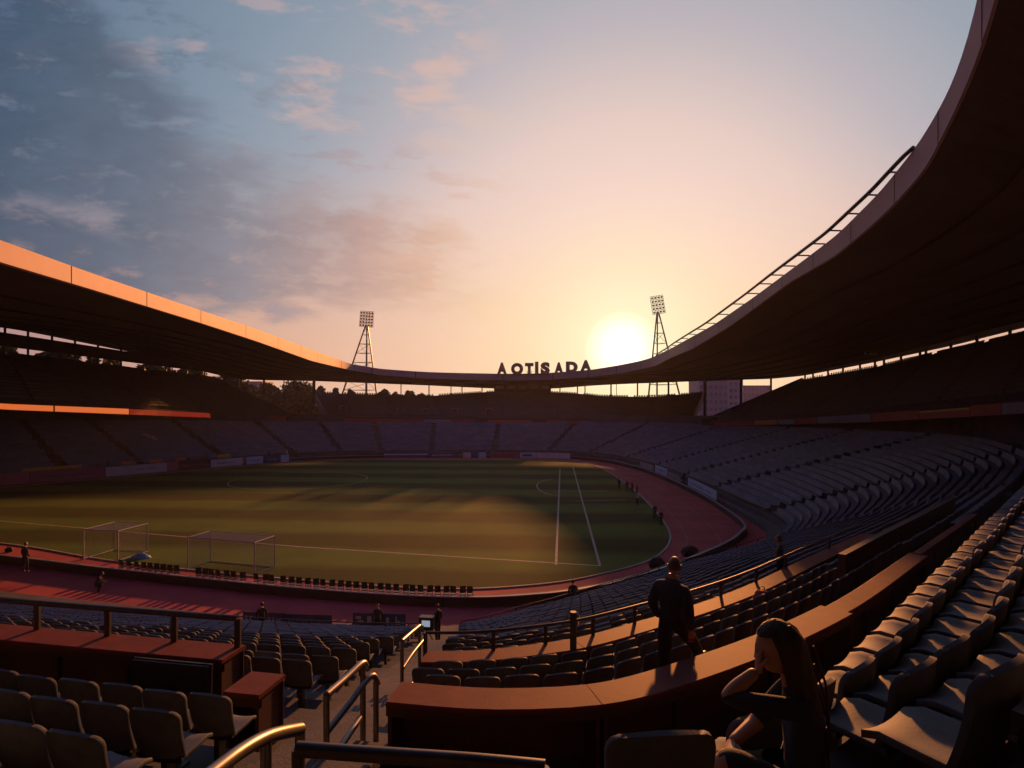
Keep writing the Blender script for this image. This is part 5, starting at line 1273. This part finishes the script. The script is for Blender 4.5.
# people further off
JS = {'pelvis': ((0, 0, .95), .13), 'belly': ((0, .0, 1.12), .135), 'chest': ((0, 0, 1.32), .155), 'neck': ((0, .01, 1.49), .058), 'headb': ((0, .02, 1.57), .055),
      'shL': ((-.18, 0, 1.42), .075), 'elL': ((-.25, -.02, 1.13), .056), 'wrL': ((-.23, .10, .90), .044), 'shR': ((.18, 0, 1.42), .075), 'elR': ((.25, -.02, 1.13), .056), 'wrR': ((.22, .12, .92), .044),
      'hipL': ((-.10, 0, .91), .10), 'knL': ((-.11, .02, .50), .075), 'anL': ((-.12, -.02, .09), .055), 'toL': ((-.13, .12, .04), .043), 'hipR': ((.10, 0, .91), .10), 'knR': ((.12, .05, .50), .075), 'anR': ((.13, .02, .09), .055), 'toR': ((.14, .16, .04), .043)}
JK = dict(JS); JK.update({'pelvis': ((0, -.1, .42), .13), 'belly': ((0, -.02, .58), .135), 'chest': ((0, .1, .75), .15), 'neck': ((0, .17, .90), .056), 'headb': ((0, .20, .97), .053), 'shL': ((-.18, .1, .84), .075), 'elL': ((-.25, .28, .62), .056), 'wrL': ((-.12, .46, .58), .044), 'shR': ((.18, .1, .84), .075), 'elR': ((.25, .28, .62), .056), 'wrR': ((.12, .46, .58), .044),
      'hipL': ((-.10, -.08, .40), .10), 'knL': ((-.16, .26, .48), .075), 'anL': ((-.14, .0, .09), .055), 'toL': ((-.15, .14, .04), .043), 'hipR': ((.10, -.08, .40), .10), 'knR': ((.16, .28, .45), .075), 'anR': ((.14, .02, .09), .055), 'toR': ((.15, .16, .04), .043)})
HS = Matrix.Translation((0, .04, 1.655)); HKm = Matrix.Translation((0, .24, 1.05)) @ Matrix.Rotation(R_(-18), 4, 'X')
def far_person(label, p, rz, top, legs, h=1.72, crouch=False, group=None, hair='hair', arm=None):
    J = dict(JK if crouch else JS)
    if arm: J.update(arm)
    return make_person(label, tuple(p), rz, J, BONES, 'pelvis', cloth_std, [M['skin'], M[top], M[legs], M['shoe']], HKm if crouch else HS, M[hair], levels=1, hair_fn=short_hair, scale=h / 1.775, group=group)
def onrow(v, x, lo, hi): s = s_for_x(v + .5, x, s_of(lo), s_of(hi)); q = bowl(s, v + .5); q.z = tread_z(s, v); return q
far_person('dark figure standing among the seats below the right counter, red shoulder', onrow(16, 780, 5, 8.4), R_(60), 'blackcloth', 'blackcloth', 1.78)
q = on_z(573, 612, .5); far_person('dark figure leaning at the foot railing below the pitch corner', q, R_(10), 'blackcloth', 'blackcloth', 1.6)
q = at(378, 635, 26.6); far_person('steward in dark clothes standing in front of the blue banner', (q.x, q.y, .5), R_(170), 'navy', 'blackcloth', 1.48)
q = at(262, 628, 26.7); far_person('dark clothed person standing in front of the dark banner at left', (q.x, q.y, .5), R_(15), 'blackcloth', 'blackcloth', 1.5)
q = at(25, 566, 36.5); far_person('person in dark coat standing on the walkway at the left edge', (q.x, q.y, .5), R_(-20), 'blackcloth', 'blackcloth', 1.86, hair='hair2')
q = on_z(97, 592, 0.0); far_person('crouching person in dark clothes working by the left end of the track wall', (q.x, q.y, .0), R_(-60), 'navy', 'blackcloth', 1.72, crouch=True)
q = at(438, 634, 26.0); far_person('camera operator standing behind a lit monitor near the blue banner', (q.x, q.y, .5), R_(60), 'blackcloth', 'blackcloth', 1.66)
TRK = [(619, 489, 'navy', 'blackcloth', 'leftmost small person in the group at the right pitch edge'), (627, 492, 'blackcloth', 'blackcloth', 'second small dark person in the group at the right pitch edge'), (632, 493, 'redcloth', 'blackcloth', 'small person in red in the group at the right pitch edge'), (637, 495, 'navy', 'blackcloth', 'rear small person standing behind the white shirted one at the pitch edge'), (637.5, 505, 'whitecloth', 'blackcloth', 'small white shirted person at the right pitch edge'), (655, 519, 'navy', 'blackcloth', 'left one of two people close together at the rounded pitch corner'), (661, 526, 'blackcloth', 'navy', 'right one of two people close together at the rounded pitch corner')]
for i, (x, y, t_, l_, lb) in enumerate(TRK): far_person(lb, on_z(x, y, 0.0), R_(40 * i - 60), t_, l_, 1.42, group='people at the right edge of the pitch')
q = Vector((*plan_hit(PR_, 684, 8), .5)); far_person('dark figure standing among the boards on the right trackside wall', q, R_(100), 'blackcloth', 'blackcloth', 1.6)
LFT = [(91, 'redcloth', 'person in red behind the left end of the cream board'), (98, 'redcloth', 'second person in red, just left of the tall dark one by the boards'), (108, 'blackcloth', 'tall dark person behind the start of the cream board'), (188, 'blackcloth', 'dark person behind the dark red board'), (199, 'redcloth', 'person in red left of the white board'), (205.5, 'redcloth', 'taller person in red beside the white board'), (269, 'navy', 'person in navy behind the far left navy board'), (277, 'redcloth', 'person in red behind the far left navy board'), (287, 'whitecloth', 'person in white at the far left corner of the track'), (296, 'redcloth', 'last person in red at the far left corner of the track')]
PBp = list(reversed(sub(19.2, 23.6, 0.15 * sgn)))
for i, (x, t_, lb) in enumerate(LFT): far_person(lb, Vector((*plan_hit(PBp, x, 8), .5)), R_(-100 + 30 * i), t_, 'blackcloth', 1.9 if i in (2, 5) else 1.7, group='people behind the left boards')

# ------------------------------------------------------------------ equipment
q = at(427, 632, 25.6); mo = empty('camera_monitor', (q.x, q.y, .5), R_(-8), 'black field monitor on a stand with a small lit pale screen', 'monitor')
m_ = MB(); m_.box((0, 0, 1.0), (.62, .34, .55)); m_.build('housing', M['black'], mo); m_ = MB(); m_.box((0.0, -.175, 1.02), (.36, .012, .26)); m_.build('screen', M['screen'], mo)
for a in (0.5, 2.6, 4.7): m_ = MB(); m_.tube([(0, 0, .75), (.35 * math.cos(a), .35 * math.sin(a), 0)], .025, 6); m_.build('leg', M['dark'], mo)
Lr = row_line(s_for_x(22.0, 137, s_of(1), s_of(3)), s_for_x(22.0, 215, s_of(1.5), s_of(3.4)), 22.0); a_ = Lr[0]; b_ = Lr[-1]
c = (a_[0] + b_[0]) / 2; W_ = (b_[0] - a_[0]).length * .97; c = c + a_[2] * .12; zt_v = EYE - (664 - HOR) / FPX * c.y
tv = empty('flat_monitor', (c.x, c.y, 6.9), math.atan2(b_[1].y, b_[1].x), 'large black flat screen in front of the left red counter', 'monitor'); hc = zt_v - 6.9 - .28
m_ = MB(); m_.box((0, 0, hc), (W_, .05, .56), mtx=Matrix.Rotation(R_(-3), 4, 'X')); m_.build('panel', M['black'], tv); m_ = MB(); m_.box((0, .035, hc), (W_ + .03, .03, .59), mtx=Matrix.Rotation(R_(-3), 4, 'X')); m_.build('bezel', M['dark'], tv)
m_ = MB(); m_.box((0, .06, .015), (.5, .34, .03)); m_.tube([(0, .08, .02), (0, .07, hc)], .035, 8); m_.build('stand', M['dark'], tv)
def lump(name, lab, cat, p, sz, mt, seed, strap=False):
    rnd = random.Random(seed); rows = []
    for j in range(8):
        t_ = j / 7; k_ = math.sin(math.pi * (0.18 + .75 * t_)) ** .6
        rows.append([Vector((sz[0] * .5 * k_ * math.copysign(abs(math.cos(a)) ** .6, math.cos(a)) * (1 + rnd.uniform(-.06, .06)), sz[1] * .5 * k_ * math.copysign(abs(math.sin(a)) ** .6, math.sin(a)) * (1 + rnd.uniform(-.06, .06)), sz[2] * t_ * (1 + rnd.uniform(-.04, .04)))) for a in [2 * math.pi * q / 16 for q in range(16)]])
    root = empty(name, tuple(p), 0.3, lab, cat); m_ = MB(); m_.grid(rows, closed=True); m_.poly(list(reversed(rows[0]))); m_.poly(rows[-1]); m_.build('body', M[mt], root, True)
    if strap: m_ = MB(); m_.tube([(-sz[0] * .2, 0, sz[2] * .95), (-sz[0] * .12, 0, sz[2] * 1.2), (sz[0] * .12, 0, sz[2] * 1.2), (sz[0] * .2, 0, sz[2] * .95)], .012, 6); m_.build('handle', M['dark'], root, True)
p = onrow(18, 762, 5, 8.4); lump('bag', 'red bag on the seats left of the standing dark figure', 'bag', (p.x, p.y, p.z + .45), (.42, .3, .42), 'redcloth', 1, True)
p = on_z(657, 569, 0); lump('equipment_bag', 'black equipment bag on the track near the walking man\'s head', 'bag', (p.x, p.y, 0), (1.1, .6, .75), 'blackcloth', 4, True)
p = on_z(690, 556, 0); lump('equipment_bag', 'dark heap of kit by the inner track barrier at the corner', 'bag', (p.x, p.y, 0), (1.3, .7, .7), 'blackcloth', 5, True)
p = on_z(9, 552, 0); lump('bag', 'small dark bag lying on the track at the left edge', 'bag', (p.x, p.y, 0), (.5, .35, .35), 'blackcloth', 6, True)
p = Vector((*plan_hit([(66, 160), (66, 40)], 871, 8), 0)); ft = at(870, 352, 84); fx = empty('spotlight_bar', tuple(ft), 0, 'small spotlight bar hanging under the right roof', 'lamp')
m_ = MB(); m_.tube([(-.9, 0, 0), (.9, 0, 0.25)], .05, 6); m_.build('bar', M['steel'], fx)
for sx in (-.7, 0, .7): m_ = MB(); m_.tube([(sx, 0, -.05), (sx, -.12, -.35)], [.12, .2], 8); m_.build('lamp', M['lamp'], fx)
m_ = MB(); m_.tube([(0, 0, .1), (0, 0, 2.6)], .03, 5); m_.build('hanger', M['dark'], fx)

# ------------------------------------------------------------------ evening haze
HAZE = 0.00014
hm = bpy.data.materials.new('evening_haze'); hm.use_nodes = True; nt = hm.node_tree; nt.nodes.remove(nt.nodes['Principled BSDF'])
pv = nt.nodes.new('ShaderNodeVolumePrincipled'); pv.inputs['Color'].default_value = (0.86, 0.80, 0.90, 1); pv.inputs['Density'].default_value = HAZE; pv.inputs['Anisotropy'].default_value = 0.45
nt.links.new(pv.outputs[0], nt.nodes['Material Output'].inputs['Volume'])
hb = MB(); hb.box((0, 150, 20.5), (520, 520, 45)); hz_ = hb.build('haze', hm); tag(hz_, 'thin warm evening haze hanging over the whole stadium', 'haze', kind='stuff')
